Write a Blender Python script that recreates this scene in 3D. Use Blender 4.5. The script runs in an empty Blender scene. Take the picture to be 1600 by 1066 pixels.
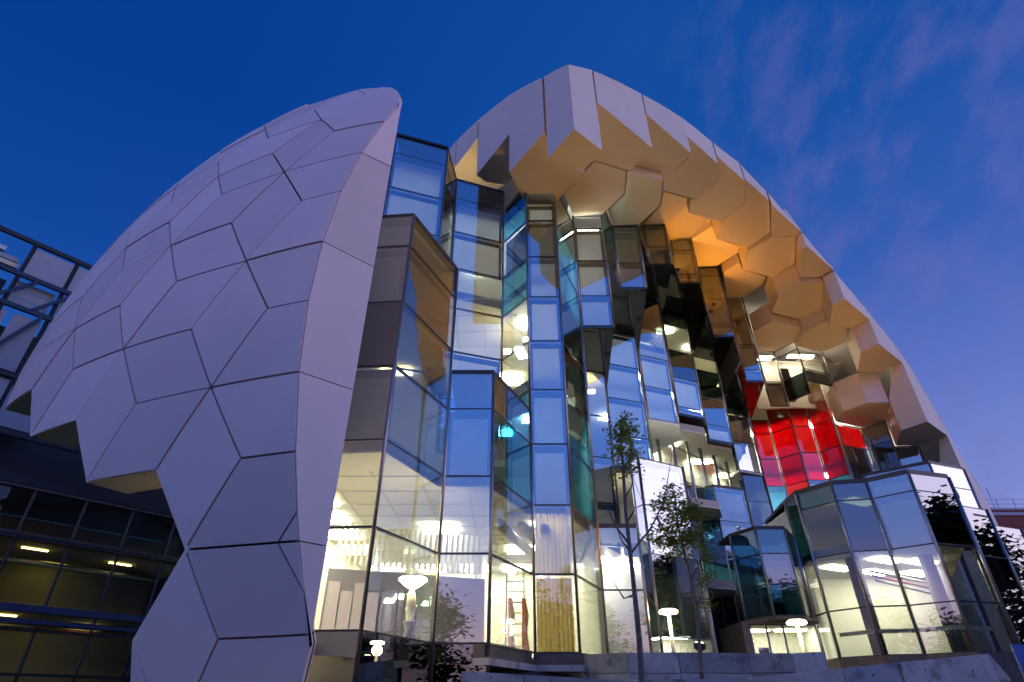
import bpy, bmesh, math, random
from mathutils import Vector, Matrix
random.seed(7)
R = math.radians
sc = bpy.context.scene
COL = sc.collection

# ------------------------------------------------------------------ camera
cam = bpy.data.objects.new('camera', bpy.data.cameras.new('camera'))
COL.objects.link(cam)
cam.data.sensor_width = 36.0
cam.data.lens = 900.0 / 1600.0 * 36.0
cam.data.clip_end = 2000.0
cam.data.clip_start = 0.05
cam.rotation_euler = (R(90 + 32.752), 0, 0)
sc.camera = cam

# ------------------------------------------------------------------ sky (dusk), sun afterglow
world = bpy.data.worlds.new('World')
sc.world = world
world.use_nodes = True
wn = world.node_tree
SUN_AZ = 100.0            # last light, low on the right (clockwise from +Y)
SUN_EL = 12.0
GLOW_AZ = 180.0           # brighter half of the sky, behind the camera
def build_sky():
    N, L = wn.nodes, wn.links
    bg = N['Background']
    sky = N.new('ShaderNodeTexSky'); sky.sky_type = 'NISHITA'; sky.sun_disc = False
    sky.sun_elevation = R(SUN_EL); sky.sun_rotation = R(SUN_AZ); sky.ozone_density = 6.0
    tc = N.new('ShaderNodeTexCoord')
    sep = N.new('ShaderNodeSeparateXYZ'); L.new(tc.outputs['Generated'], sep.inputs[0])
    ramp = N.new('ShaderNodeValToRGB'); L.new(sep.outputs['Z'], ramp.inputs[0])
    e = ramp.color_ramp.elements
    stops = [(0.0, (0.34, 0.34, 0.66)), (0.22, (0.22, 0.26, 0.62)), (0.40, (0.11, 0.17, 0.52)), (0.56, (0.036, 0.108, 0.42)),
             (0.74, (0.007, 0.076, 0.345)), (1.0, (0.004, 0.058, 0.29))]
    e[0].position, e[0].color = stops[0][0], stops[0][1] + (1,)
    e[1].position, e[1].color = stops[-1][0], stops[-1][1] + (1,)
    for p, c in stops[1:-1]:
        x = e.new(p); x.color = c + (1,)
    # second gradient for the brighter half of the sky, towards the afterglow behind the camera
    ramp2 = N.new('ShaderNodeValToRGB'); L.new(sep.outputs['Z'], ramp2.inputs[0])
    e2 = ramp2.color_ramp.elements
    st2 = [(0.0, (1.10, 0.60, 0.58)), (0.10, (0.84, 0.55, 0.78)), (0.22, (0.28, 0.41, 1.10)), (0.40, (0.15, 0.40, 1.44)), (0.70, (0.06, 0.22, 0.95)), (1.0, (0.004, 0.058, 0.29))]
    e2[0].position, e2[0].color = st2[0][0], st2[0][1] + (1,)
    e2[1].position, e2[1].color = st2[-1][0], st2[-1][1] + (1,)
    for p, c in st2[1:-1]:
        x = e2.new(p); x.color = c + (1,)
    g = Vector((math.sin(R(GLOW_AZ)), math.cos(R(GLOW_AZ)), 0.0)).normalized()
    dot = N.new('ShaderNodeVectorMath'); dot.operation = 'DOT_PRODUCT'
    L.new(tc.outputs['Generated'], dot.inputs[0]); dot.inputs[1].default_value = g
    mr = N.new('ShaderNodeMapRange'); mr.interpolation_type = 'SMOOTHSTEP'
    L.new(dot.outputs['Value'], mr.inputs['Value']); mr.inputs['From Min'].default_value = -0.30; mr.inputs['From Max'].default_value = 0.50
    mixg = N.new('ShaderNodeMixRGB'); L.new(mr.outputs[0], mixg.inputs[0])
    lf = N.new('ShaderNodeMapRange'); lf.interpolation_type = 'SMOOTHSTEP'; L.new(sep.outputs['X'], lf.inputs['Value'])
    lf.inputs['From Min'].default_value = -0.8; lf.inputs['From Max'].default_value = 0.3; lf.inputs['To Min'].default_value = 0.62; lf.inputs['To Max'].default_value = 1.0
    dk = N.new('ShaderNodeVectorMath'); dk.operation = 'SCALE'; L.new(ramp.outputs[0], dk.inputs[0]); L.new(lf.outputs[0], dk.inputs['Scale'])
    tn = N.new('ShaderNodeMixRGB'); tf = N.new('ShaderNodeMapRange'); tf.interpolation_type = 'SMOOTHSTEP'; L.new(sep.outputs['X'], tf.inputs['Value'])
    tf.inputs['From Min'].default_value = -0.75; tf.inputs['From Max'].default_value = 0.35; L.new(tf.outputs[0], tn.inputs[0])
    tn.inputs[1].default_value = (0.16, 0.78, 1.12, 1); tn.inputs[2].default_value = (1, 1, 1, 1)
    tm = N.new('ShaderNodeMixRGB'); tm.blend_type = 'MULTIPLY'; tm.inputs[0].default_value = 1.0; L.new(dk.outputs[0], tm.inputs[1]); L.new(tn.outputs[0], tm.inputs[2])
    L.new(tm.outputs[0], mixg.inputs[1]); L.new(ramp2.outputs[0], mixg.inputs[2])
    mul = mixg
    # thin pink streaks of cloud
    mp = N.new('ShaderNodeMapping'); L.new(tc.outputs['Generated'], mp.inputs[0])
    mp.inputs['Rotation'].default_value = (0.3, 0.5, 0.9); mp.inputs['Scale'].default_value = (15.0, 6.5, 11.0)
    nz = N.new('ShaderNodeTexNoise'); nz.inputs['Scale'].default_value = 1.25; nz.inputs['Detail'].default_value = 5.0
    nz.inputs['Roughness'].default_value = 0.55
    L.new(mp.outputs[0], nz.inputs['Vector'])
    cr = N.new('ShaderNodeMapRange'); cr.interpolation_type = 'SMOOTHSTEP'; L.new(nz.outputs[0], cr.inputs['Value'])
    cr.inputs['From Min'].default_value = 0.40; cr.inputs['From Max'].default_value = 0.74; cr.inputs['To Max'].default_value = 0.36
    sx = N.new('ShaderNodeMapRange'); sx.interpolation_type = 'SMOOTHSTEP'; L.new(sep.outputs['X'], sx.inputs['Value'])
    sx.inputs['From Min'].default_value = 0.12; sx.inputs['From Max'].default_value = 0.50
    cm0 = N.new('ShaderNodeMath'); cm0.operation = 'MULTIPLY'; L.new(cr.outputs[0], cm0.inputs[0]); L.new(sx.outputs[0], cm0.inputs[1])
    inv = N.new('ShaderNodeMath'); inv.operation = 'SUBTRACT'; inv.inputs[0].default_value = 1.0; L.new(mr.outputs[0], inv.inputs[1])
    cm = N.new('ShaderNodeMath'); cm.operation = 'MULTIPLY'; L.new(cm0.outputs[0], cm.inputs[0]); L.new(inv.outputs[0], cm.inputs[1])
    cl = N.new('ShaderNodeMixRGB'); L.new(cm.outputs[0], cl.inputs[0]); L.new(mul.outputs[0], cl.inputs[1]); cl.inputs[2].default_value = (0.155, 0.150, 0.43, 1)
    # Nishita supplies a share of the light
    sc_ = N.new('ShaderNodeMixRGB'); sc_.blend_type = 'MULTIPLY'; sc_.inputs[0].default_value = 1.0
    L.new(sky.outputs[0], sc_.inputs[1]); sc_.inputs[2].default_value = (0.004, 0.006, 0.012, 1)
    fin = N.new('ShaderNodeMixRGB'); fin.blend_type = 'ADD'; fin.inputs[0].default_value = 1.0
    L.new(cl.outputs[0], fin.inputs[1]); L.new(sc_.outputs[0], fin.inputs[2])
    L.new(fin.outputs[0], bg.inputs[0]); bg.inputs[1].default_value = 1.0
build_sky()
sun = bpy.data.lights.new('sun', 'SUN'); sun.energy = 0.55; sun.angle = R(30); sun.color = (1.0, 0.80, 0.86)
so = bpy.data.objects.new('sun', sun); COL.objects.link(so)
sd = Vector((math.sin(R(SUN_AZ)) * math.cos(R(SUN_EL)), math.cos(R(SUN_AZ)) * math.cos(R(SUN_EL)), math.sin(R(SUN_EL))))
so.rotation_euler = (-sd).to_track_quat('-Z', 'Y').to_euler()
sc.view_settings.view_transform = 'Standard'; sc.view_settings.look = 'None'
sc.view_settings.exposure = 0.0; sc.view_settings.gamma = 1.0; sc.view_settings.use_curve_mapping = False
cy = sc.cycles
cy.use_denoising = True
cy.max_bounces = 10; cy.diffuse_bounces = 3; cy.glossy_bounces = 6; cy.transparent_max_bounces = 24; cy.transmission_bounces = 4
cy.sample_clamp_indirect = 4.0; cy.sample_clamp_direct = 0.0
cy.caustics_reflective = False; cy.caustics_refractive = False

# ------------------------------------------------------------------ surveyed geometry (metres, world space)
DATA = {
  'EC': [-1.393,29.396,8.37],
  'ER': [19.58,19.58,22.608],
  'tiles': [[[-5.589,12.562,18.85],[-6.651,12.091,17.032],[-5.949,11.397,15.548],[-4.958,11.855,17.533]],[[-5.589,12.562,18.85],[-6.651,12.091,17.032],[-8.351,12.527,16.569],[-7.27,12.832,18.333]],[[-5.949,11.397,15.548],[-6.651,12.091,17.032],[-8.351,12.527,16.569],[-7.695,11.834,15.223]],[[-5.949,11.397,15.548],[-7.039,11.246,13.796],[-6.224,10.747,12.412],[-5.213,10.905,14.353]],[[-5.949,11.397,15.548],[-7.039,11.246,13.796],[-8.755,11.785,13.41],[-7.695,11.834,15.223]],[[-6.224,10.747,12.412],[-7.039,11.246,13.796],[-8.755,11.785,13.41],[-8.069,11.275,12.103]],[[-6.224,10.747,12.412],[-7.215,10.798,10.555],[-6.303,10.449,8.984],[-5.321,10.337,10.87]],[[-6.224,10.747,12.412],[-7.215,10.798,10.555],[-9.02,11.445,10.36],[-8.069,11.275,12.103]],[[-6.303,10.449,8.984],[-7.215,10.798,10.555],[-9.02,11.445,10.36],[-8.197,11.041,8.84]],[[-6.303,10.449,8.984],[-7.203,10.724,7.223],[-6.249,10.574,5.657],[-5.364,10.24,7.442]],[[-6.303,10.449,8.984],[-7.203,10.724,7.223],[-9.08,11.42,7.133],[-8.197,11.041,8.84]],[[-6.249,10.574,5.657],[-7.203,10.724,7.223],[-9.08,11.42,7.133],[-8.092,11.158,5.572]],[[-6.249,10.574,5.657],[-7.095,11.044,4.042],[-6.06,11.067,2.523],[-5.228,10.554,4.106]],[[-6.249,10.574,5.657],[-7.095,11.044,4.042],[-8.877,11.7,4.018],[-8.092,11.158,5.572]],[[-6.06,11.067,2.523],[-6.873,11.694,1.07],[-5.778,11.925,-0.492],[-5.128,11.249,1.059]],[[-5.778,11.925,-0.492],[-6.522,12.707,-1.863],[-5.361,13.096,-3.288],[-4.648,12.284,-1.954]],[[-6.375,16.99,24.888],[-7.597,16.131,23.377],[-9.199,16.504,22.802],[-7.968,17.163,24.307]],[[-7.173,15.145,22.364],[-7.597,16.131,23.377],[-9.199,16.504,22.802],[-8.799,15.497,21.803]],[[-7.173,15.145,22.364],[-8.345,14.544,20.723],[-9.975,15.084,20.196],[-8.799,15.497,21.803]],[[-7.835,13.652,19.566],[-8.345,14.544,20.723],[-9.975,15.084,20.196],[-9.492,14.162,19.06]],[[-7.835,13.652,19.566],[-8.95,13.307,17.849],[-8.351,12.527,16.569],[-7.27,12.832,18.333]],[[-7.835,13.652,19.566],[-8.95,13.307,17.849],[-10.608,13.992,17.402],[-9.492,14.162,19.06]],[[-8.351,12.527,16.569],[-8.95,13.307,17.849],[-10.608,13.992,17.402],[-10.038,13.17,16.148]],[[-8.351,12.527,16.569],[-9.407,12.429,14.828],[-8.755,11.785,13.41],[-7.695,11.834,15.223]],[[-8.351,12.527,16.569],[-9.407,12.429,14.828],[-11.092,13.232,14.484],[-10.038,13.17,16.148]],[[-8.755,11.785,13.41],[-9.407,12.429,14.828],[-11.092,13.232,14.484],[-10.433,12.525,13.134]],[[-8.755,11.785,13.41],[-9.695,11.893,11.658],[-9.02,11.445,10.36],[-8.069,11.275,12.103]],[[-8.755,11.785,13.41],[-9.695,11.893,11.658],[-11.298,12.712,11.407],[-10.433,12.525,13.134]],[[-9.02,11.445,10.36],[-9.695,11.893,11.658],[-11.298,12.712,11.407],[-10.681,12.233,10.208]],[[-9.02,11.445,10.36],[-9.919,11.771,8.641],[-9.08,11.42,7.133],[-8.197,11.041,8.84]],[[-9.02,11.445,10.36],[-9.919,11.771,8.641],[-11.566,12.666,8.521],[-10.681,12.233,10.208]],[[-9.08,11.42,7.133],[-9.919,11.771,8.641],[-11.566,12.666,8.521],[-10.75,12.235,7.05]],[[-9.08,11.42,7.133],[-9.855,11.909,5.545],[-8.877,11.7,4.018],[-8.092,11.158,5.572]],[[-9.08,11.42,7.133],[-9.855,11.909,5.545],[-11.531,12.826,5.537],[-10.75,12.235,7.05]],[[-9.199,16.504,22.802],[-10.401,16.065,21.254],[-9.975,15.084,20.196],[-8.799,15.497,21.803]],[[-9.199,16.504,22.802],[-10.401,16.065,21.254],[-11.956,16.852,20.723],[-10.77,17.095,22.233]],[[-9.975,15.084,20.196],[-10.401,16.065,21.254],[-11.956,16.852,20.723],[-11.567,15.842,19.693]],[[-9.975,15.084,20.196],[-11.118,14.886,18.585],[-10.608,13.992,17.402],[-9.492,14.162,19.06]],[[-9.975,15.084,20.196],[-11.118,14.886,18.585],[-12.689,15.825,18.142],[-11.567,15.842,19.693]],[[-10.608,13.992,17.402],[-11.118,14.886,18.585],[-12.689,15.825,18.142],[-12.22,14.891,16.993]],[[-10.608,13.992,17.402],[-11.688,14.024,15.772],[-11.092,13.232,14.484],[-10.038,13.17,16.148]],[[-10.608,13.992,17.402],[-11.688,14.024,15.772],[-13.276,15.09,15.443],[-12.22,14.891,16.993]],[[-11.092,13.232,14.484],[-11.688,14.024,15.772],[-13.276,15.09,15.443],[-12.725,14.246,14.193]],[[-11.092,13.232,14.484],[-12.109,13.48,12.878],[-11.298,12.712,11.407],[-10.433,12.525,13.134]],[[-11.092,13.232,14.484],[-12.109,13.48,12.878],[-13.717,14.646,12.681],[-12.725,14.246,14.193]],[[-11.298,12.712,11.407],[-12.109,13.48,12.878],[-13.717,14.646,12.681],[-13.083,13.902,11.348]],[[-11.298,12.712,11.407],[-12.304,13.197,9.971],[-11.566,12.666,8.521],[-10.681,12.233,10.208]],[[-11.298,12.712,11.407],[-12.304,13.197,9.971],[-14.012,14.484,9.907],[-13.083,13.902,11.348]],[[-11.566,12.666,8.521],[-12.304,13.197,9.971],[-14.012,14.484,9.907],[-13.319,13.868,8.587]],[[-11.566,12.666,8.521],[-12.521,13.326,7.044],[-11.531,12.826,5.537],[-10.75,12.235,7.05]],[[-11.566,12.666,8.521],[-12.521,13.326,7.044],[-14.286,14.697,7.159],[-13.319,13.868,8.587]],[[-11.956,16.852,20.723],[-13.094,16.817,19.216],[-12.689,15.825,18.142],[-11.567,15.842,19.693]],[[-11.956,16.852,20.723],[-13.094,16.817,19.216],[-14.531,18.008,18.767],[-13.438,17.857,20.211]],[[-12.689,15.825,18.142],[-13.094,16.817,19.216],[-14.531,18.008,18.767],[-14.178,16.98,17.734]],[[-12.689,15.825,18.142],[-13.76,16.005,16.625],[-13.276,15.09,15.443],[-12.22,14.891,16.993]],[[-12.689,15.825,18.142],[-13.76,16.005,16.625],[-15.202,17.332,16.298],[-14.178,16.98,17.734]],[[-13.276,15.09,15.443],[-13.76,16.005,16.625],[-15.202,17.332,16.298],[-14.776,16.37,15.161]],[[-13.276,15.09,15.443],[-14.281,15.472,13.954],[-13.717,14.646,12.681],[-12.725,14.246,14.193]],[[-13.276,15.09,15.443],[-14.281,15.472,13.954],[-15.731,16.908,13.768],[-14.776,16.37,15.161]],[[-13.717,14.646,12.681],[-14.281,15.472,13.954],[-15.731,16.908,13.768],[-15.23,16.022,12.542]],[[-13.717,14.646,12.681],[-14.657,15.211,11.253],[-14.012,14.484,9.907],[-13.083,13.902,11.348]],[[-13.717,14.646,12.681],[-14.657,15.211,11.253],[-16.118,16.729,11.218],[-15.23,16.022,12.542]],[[-14.012,14.484,9.907],[-14.657,15.211,11.253],[-16.118,16.729,11.218],[-15.542,15.928,9.919]],[[-14.012,14.484,9.907],[-14.89,15.212,8.566],[-14.286,14.697,7.159],[-13.319,13.868,8.587]],[[-14.012,14.484,9.907],[-14.89,15.212,8.566],[-16.367,16.783,8.691],[-15.542,15.928,9.919]],[[-14.531,18.008,18.767],[-15.559,18.348,17.362],[-15.202,17.332,16.298],[-14.178,16.98,17.734]],[[-14.531,18.008,18.767],[-15.559,18.348,17.362],[-16.802,19.92,17.023],[-15.849,19.41,18.348]],[[-15.202,17.332,16.298],[-15.559,18.348,17.362],[-16.802,19.92,17.023],[-16.516,18.866,16.012]],[[-15.202,17.332,16.298],[-16.159,17.859,14.926],[-15.731,16.908,13.768],[-14.776,16.37,15.161]],[[-15.202,17.332,16.298],[-16.159,17.859,14.926],[-17.395,19.549,14.733],[-16.516,18.866,16.012]],[[-15.731,16.908,13.768],[-16.159,17.859,14.926],[-17.395,19.549,14.733],[-17.044,18.548,13.63]],[[-15.731,16.908,13.768],[-16.619,17.605,12.457],[-16.118,16.729,11.218],[-15.23,16.022,12.542]],[[-15.731,16.908,13.768],[-16.619,17.605,12.457],[-17.852,19.388,12.424],[-17.044,18.548,13.63]],[[-16.118,16.729,11.218],[-16.619,17.605,12.457],[-17.852,19.388,12.424],[-17.436,18.449,11.242]],[[-16.118,16.729,11.218],[-16.941,17.578,9.995],[-16.367,16.783,8.691],[-15.542,15.928,9.919]],[[-16.118,16.729,11.218],[-16.941,17.578,9.995],[-18.176,19.427,10.129],[-17.436,18.449,11.242]]],
  'extra': [[[-6.224,10.747,12.412],[-5.321,10.337,10.87],[-4.311,10.174,11.048],[-4.087,10.379,12.764]],[[-5.321,10.337,10.87],[-6.303,10.449,8.984],[-4.427,10.068,9.255],[-4.311,10.174,11.048]],[[-6.303,10.449,8.984],[-5.364,10.24,7.442],[-4.429,10.066,7.536],[-4.427,10.068,9.255]],[[-5.364,10.24,7.442],[-6.249,10.574,5.657],[-4.322,10.165,5.802],[-4.429,10.066,7.536]],[[-6.249,10.574,5.657],[-5.228,10.554,4.106],[-4.118,10.351,4.168],[-4.322,10.165,5.802]],[[-5.228,10.554,4.106],[-6.06,11.067,2.523],[-4.218,10.685,2.562],[-3.924,10.529,3.08],[-4.118,10.351,4.168]],[[-4.218,10.685,2.562],[-3.818,10.627,2.574],[-3.924,10.529,3.08]],[[-4.218,10.685,2.562],[-3.624,10.804,1.764],[-3.818,10.627,2.574]],[[-6.06,11.067,2.523],[-5.128,11.249,1.059],[-3.443,10.97,1.101],[-3.624,10.804,1.764],[-4.218,10.685,2.562]],[[-5.213,10.905,14.353],[-6.224,10.747,12.412],[-4.087,10.379,12.764],[-3.736,10.701,14.521]],[[-4.958,11.855,17.533],[-4.624,12.07,18.217],[-5.109,12.334,18.598],[-5.589,12.562,18.85]],[[-5.949,11.397,15.548],[-5.213,10.905,14.353],[-3.736,10.701,14.521],[-3.631,10.798,14.95],[-3.497,10.92,15.45],[-3.544,11.271,16.553],[-3.799,11.574,17.311],[-4.157,11.873,17.938],[-4.624,12.07,18.217],[-4.958,11.855,17.533]],[[-5.128,11.249,1.059],[-5.778,11.925,-0.492],[-4.0,11.996,-1.55],[-3.75,11.579,-0.6],[-3.55,11.267,0.2],[-3.399,11.01,0.95],[-3.443,10.97,1.101]],[[-6.873,11.694,1.07],[-5.778,11.925,-0.492],[-6.4,12.552,-1.6]]],
  'rims': [[[-3.497,10.92,15.45],[-3.631,10.798,14.95],[-3.736,10.701,14.521],[-4.087,10.379,12.764],[-3.41,11.0,12.922],[-3.41,11.0,16.0]],[[-4.087,10.379,12.764],[-4.311,10.174,11.048],[-4.427,10.068,9.255],[-3.41,11.0,9.244],[-3.41,11.0,12.902]],[[-4.427,10.068,9.255],[-4.429,10.066,7.536],[-4.322,10.165,5.802],[-3.41,11.0,5.818],[-3.41,11.0,9.244]],[[-4.322,10.165,5.802],[-4.118,10.351,4.168],[-3.924,10.529,3.08],[-3.818,10.627,2.574],[-3.41,11.0,2.568],[-3.41,11.0,5.818]],[[-3.818,10.627,2.574],[-3.624,10.804,1.764],[-3.443,10.97,1.101],[-3.399,11.01,0.95],[-3.41,11.0,0.9],[-3.41,11.0,2.568]]],
  'bnd': [[-14.286,14.697,7.159],[-12.521,13.326,7.044],[-11.531,12.826,5.537],[-9.855,11.909,5.545],[-8.877,11.7,4.018],[-7.095,11.044,4.042],[-6.06,11.067,2.523],[-6.873,11.694,1.07],[-5.778,11.925,-0.492]],
  'P0': [-3.41,11.0,0.0],
  'cells': {"PK":[17.247,[[2.21,13.012],[3.314,13.925],[2.721,14.866],[1.347,14.308]]],"S1":[18.922,[[-0.063,16.472],[1.34,14.424],[1.478,15.697],[2.986,16.31],[1.938,18.072],[0.563,18.147]]],"S2":[21.456,[[-1.666,18.786],[-0.106,16.402],[-0.097,18.677],[-0.491,19.32]]],"S3":[24.299,[[-3.049,20.787],[-1.711,18.898],[-1.877,21.276],[-0.408,21.842],[-0.96,22.23],[-2.994,21.526]]],"R1":[20.163,[[3.353,13.968],[5.988,16.136],[5.233,17.396],[3.608,16.83]]],"R2":[22.51,[[6.026,16.183],[8.482,18.254],[8.52,18.466],[7.645,20.03],[5.857,19.399]]],"R3":[23.761,[[8.546,18.307],[10.658,20.038],[11.04,21.156],[10.17,22.48],[8.214,21.87],[8.047,21.115],[9.029,19.655]]],"R4":[24.475,[[10.718,20.09],[12.762,21.817],[13.334,23.338],[12.391,24.967],[10.31,24.232],[10.146,23.2],[10.475,23.155],[11.372,21.791]]],"R5a":[24.733,[[12.85,21.851],[14.817,23.547],[15.864,26.139],[14.935,27.465],[12.722,26.748],[12.522,25.231],[13.475,23.584]]],"R5b":[24.485,[[14.949,23.654],[17.586,25.803],[17.37,26.16],[15.94,26.266]]],"M5":[24.485,[[15.944,26.277],[17.383,26.192],[18.427,28.862],[17.495,30.195],[15.224,29.384],[14.912,27.559]]],"R6":[23.379,[[17.62,25.834],[20.267,28.079],[19.886,28.807],[18.451,28.831],[17.434,26.206]]],"M6":[22.938,[[17.484,30.256],[18.436,28.867],[19.785,28.806],[20.964,31.528],[19.944,32.83],[17.751,32.043]]],"R7":[21.083,[[19.735,28.622],[20.181,27.972],[22.812,30.197],[22.234,31.197],[20.786,31.239]]],"M7":[21.807,[[19.967,32.83],[20.899,31.461],[22.673,32.317],[23.411,34.049],[22.445,35.448],[20.11,34.523]]],"R8":[19.212,[[22.148,31.151],[22.797,30.199],[25.543,32.422],[24.653,33.77],[23.246,33.737]]],"M8":[16.995,[[22.321,35.139],[23.228,33.85],[24.636,33.798],[25.789,36.465],[24.801,37.705],[22.568,36.858]]],"R9":[15.014,[[24.693,33.813],[25.565,32.487],[28.116,34.582],[27.255,36.295],[25.786,36.364]]]},
  'ncells': {"N1":[20.1,[[3.599,16.797],[5.047,17.372],[5.191,18.635],[4.372,19.972],[2.99,20.156],[2.402,18.716],[3.15,17.497]]],"N2":[21.9,[[5.599,18.906],[7.402,19.487],[7.637,21.098],[6.792,22.529],[5.406,22.597],[4.969,21.541],[5.675,20.424]]],"N7":[22.3,[[16.864,33.497],[17.661,32.173],[19.925,32.899],[20.27,34.739],[19.341,36.132],[18.146,36.132]]],"N6":[25.4,[[14.517,30.738],[15.277,29.669],[15.793,30.482],[17.682,31.258],[17.75,32.128],[16.846,33.604],[15.62,33.604]]],"N5":[26.1,[[11.815,28.258],[12.777,26.956],[13.45,28.178],[15.187,28.898],[15.272,29.519],[14.303,30.891],[12.97,30.969]]],"N4":[26.5,[[9.963,27.142],[10.88,25.722],[11.176,26.289],[12.805,26.925],[11.912,28.37],[10.452,28.427]]],"N3":[25.1,[[8.687,23.148],[10.206,23.699],[10.327,24.363],[9.411,25.759],[7.998,25.863],[8.757,24.267]]]},
  'fr': [[2.188,12.996,21.161],[2.684,13.409,21.675],[3.299,13.921,22.258],[4.617,15.02,23.203],[6.01,16.18,23.957],[7.263,17.224,24.64],[8.557,18.303,25.167],[9.636,19.201,25.429],[10.622,20.022,25.509],[11.742,20.956,25.733],[12.786,21.826,25.987],[13.866,22.726,25.697],[14.99,23.662,25.558],[16.448,24.877,24.962],[17.969,26.144,24.341],[19.743,27.622,23.411],[21.679,29.235,22.599],[23.669,30.893,21.665],[25.65,32.544,20.527],[26.858,33.55,19.333],[27.673,34.229,17.614],[28.415,34.848,15.859],[28.966,35.306,13.953],[29.897,36.082,12.604],[30.187,36.324,11.304]],
  'fl': [[2.194,13.031,21.219],[1.806,13.608,21.758],[1.34,14.299,22.36],[0.652,15.32,23.335],[-0.12,16.466,24.281],[-0.948,17.695,25.058],[-1.756,18.894,25.745],[-2.479,19.967,26.228],[-3.171,20.995,26.639],[-3.506,21.491,26.717]],
}

# ------------------------------------------------------------------ materials
def mat(name, color=(.5, .5, .5), rough=.6, metal=0.0, var=0.0, noise=0.0, nscale=3.0, bump=0.0, bscale=30.0, emit=0.0, ecol=None, spec=.5, stain=None):
    m = bpy.data.materials.new(name); m.use_nodes = True
    N, L = m.node_tree.nodes, m.node_tree.links
    b = N['Principled BSDF']
    b.inputs['Base Color'].default_value = color + (1,)
    b.inputs['Roughness'].default_value = rough; b.inputs['Metallic'].default_value = metal
    b.inputs['Specular IOR Level'].default_value = spec
    src = None
    tc = N.new('ShaderNodeTexCoord')
    if noise:
        nz = N.new('ShaderNodeTexNoise'); nz.inputs['Scale'].default_value = nscale; nz.inputs['Detail'].default_value = 6; nz.inputs['Roughness'].default_value = .6
        L.new(tc.outputs['Object'], nz.inputs['Vector'])
        r = N.new('ShaderNodeMapRange'); L.new(nz.outputs[0], r.inputs['Value'])
        r.inputs['From Min'].default_value = .3; r.inputs['From Max'].default_value = .7
        r.inputs['To Min'].default_value = 1 - noise; r.inputs['To Max'].default_value = 1 + noise
        src = r.outputs[0]
    if var:
        oi = N.new('ShaderNodeObjectInfo')
        r2 = N.new('ShaderNodeMapRange'); L.new(oi.outputs['Random'], r2.inputs['Value'])
        r2.inputs['To Min'].default_value = 1 - var; r2.inputs['To Max'].default_value = 1 + var
        if src:
            mm = N.new('ShaderNodeMath'); mm.operation = 'MULTIPLY'; L.new(src, mm.inputs[0]); L.new(r2.outputs[0], mm.inputs[1]); src = mm.outputs[0]
        else: src = r2.outputs[0]
    col_out = None
    if src:
        mx = N.new('ShaderNodeVectorMath'); mx.operation = 'SCALE'; mx.inputs[0].default_value = color; L.new(src, mx.inputs['Scale'])
        col_out = mx.outputs[0]; L.new(col_out, b.inputs['Base Color'])
    if stain:
        n2 = N.new('ShaderNodeTexNoise'); n2.inputs['Scale'].default_value = stain[1]; n2.inputs['Detail'].default_value = 8
        L.new(tc.outputs['Object'], n2.inputs['Vector'])
        r3 = N.new('ShaderNodeMapRange'); L.new(n2.outputs[0], r3.inputs['Value']); r3.inputs['From Min'].default_value = .52; r3.inputs['From Max'].default_value = .68
        r3.inputs['To Max'].default_value = stain[2]
        m2 = N.new('ShaderNodeMixRGB'); L.new(r3.outputs[0], m2.inputs[0])
        if col_out: L.new(col_out, m2.inputs[1])
        else: m2.inputs[1].default_value = color + (1,)
        m2.inputs[2].default_value = stain[0] + (1,); L.new(m2.outputs[0], b.inputs['Base Color'])
    if bump:
        nb = N.new('ShaderNodeTexNoise'); nb.inputs['Scale'].default_value = bscale; nb.inputs['Detail'].default_value = 4
        L.new(tc.outputs['Object'], nb.inputs['Vector'])
        bp = N.new('ShaderNodeBump'); bp.inputs['Strength'].default_value = bump; bp.inputs['Distance'].default_value = .02
        L.new(nb.outputs[0], bp.inputs['Height']); L.new(bp.outputs[0], b.inputs['Normal'])
    if emit:
        b.inputs['Emission Color'].default_value = (ecol or color) + (1,); b.inputs['Emission Strength'].default_value = emit
    return m

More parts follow.
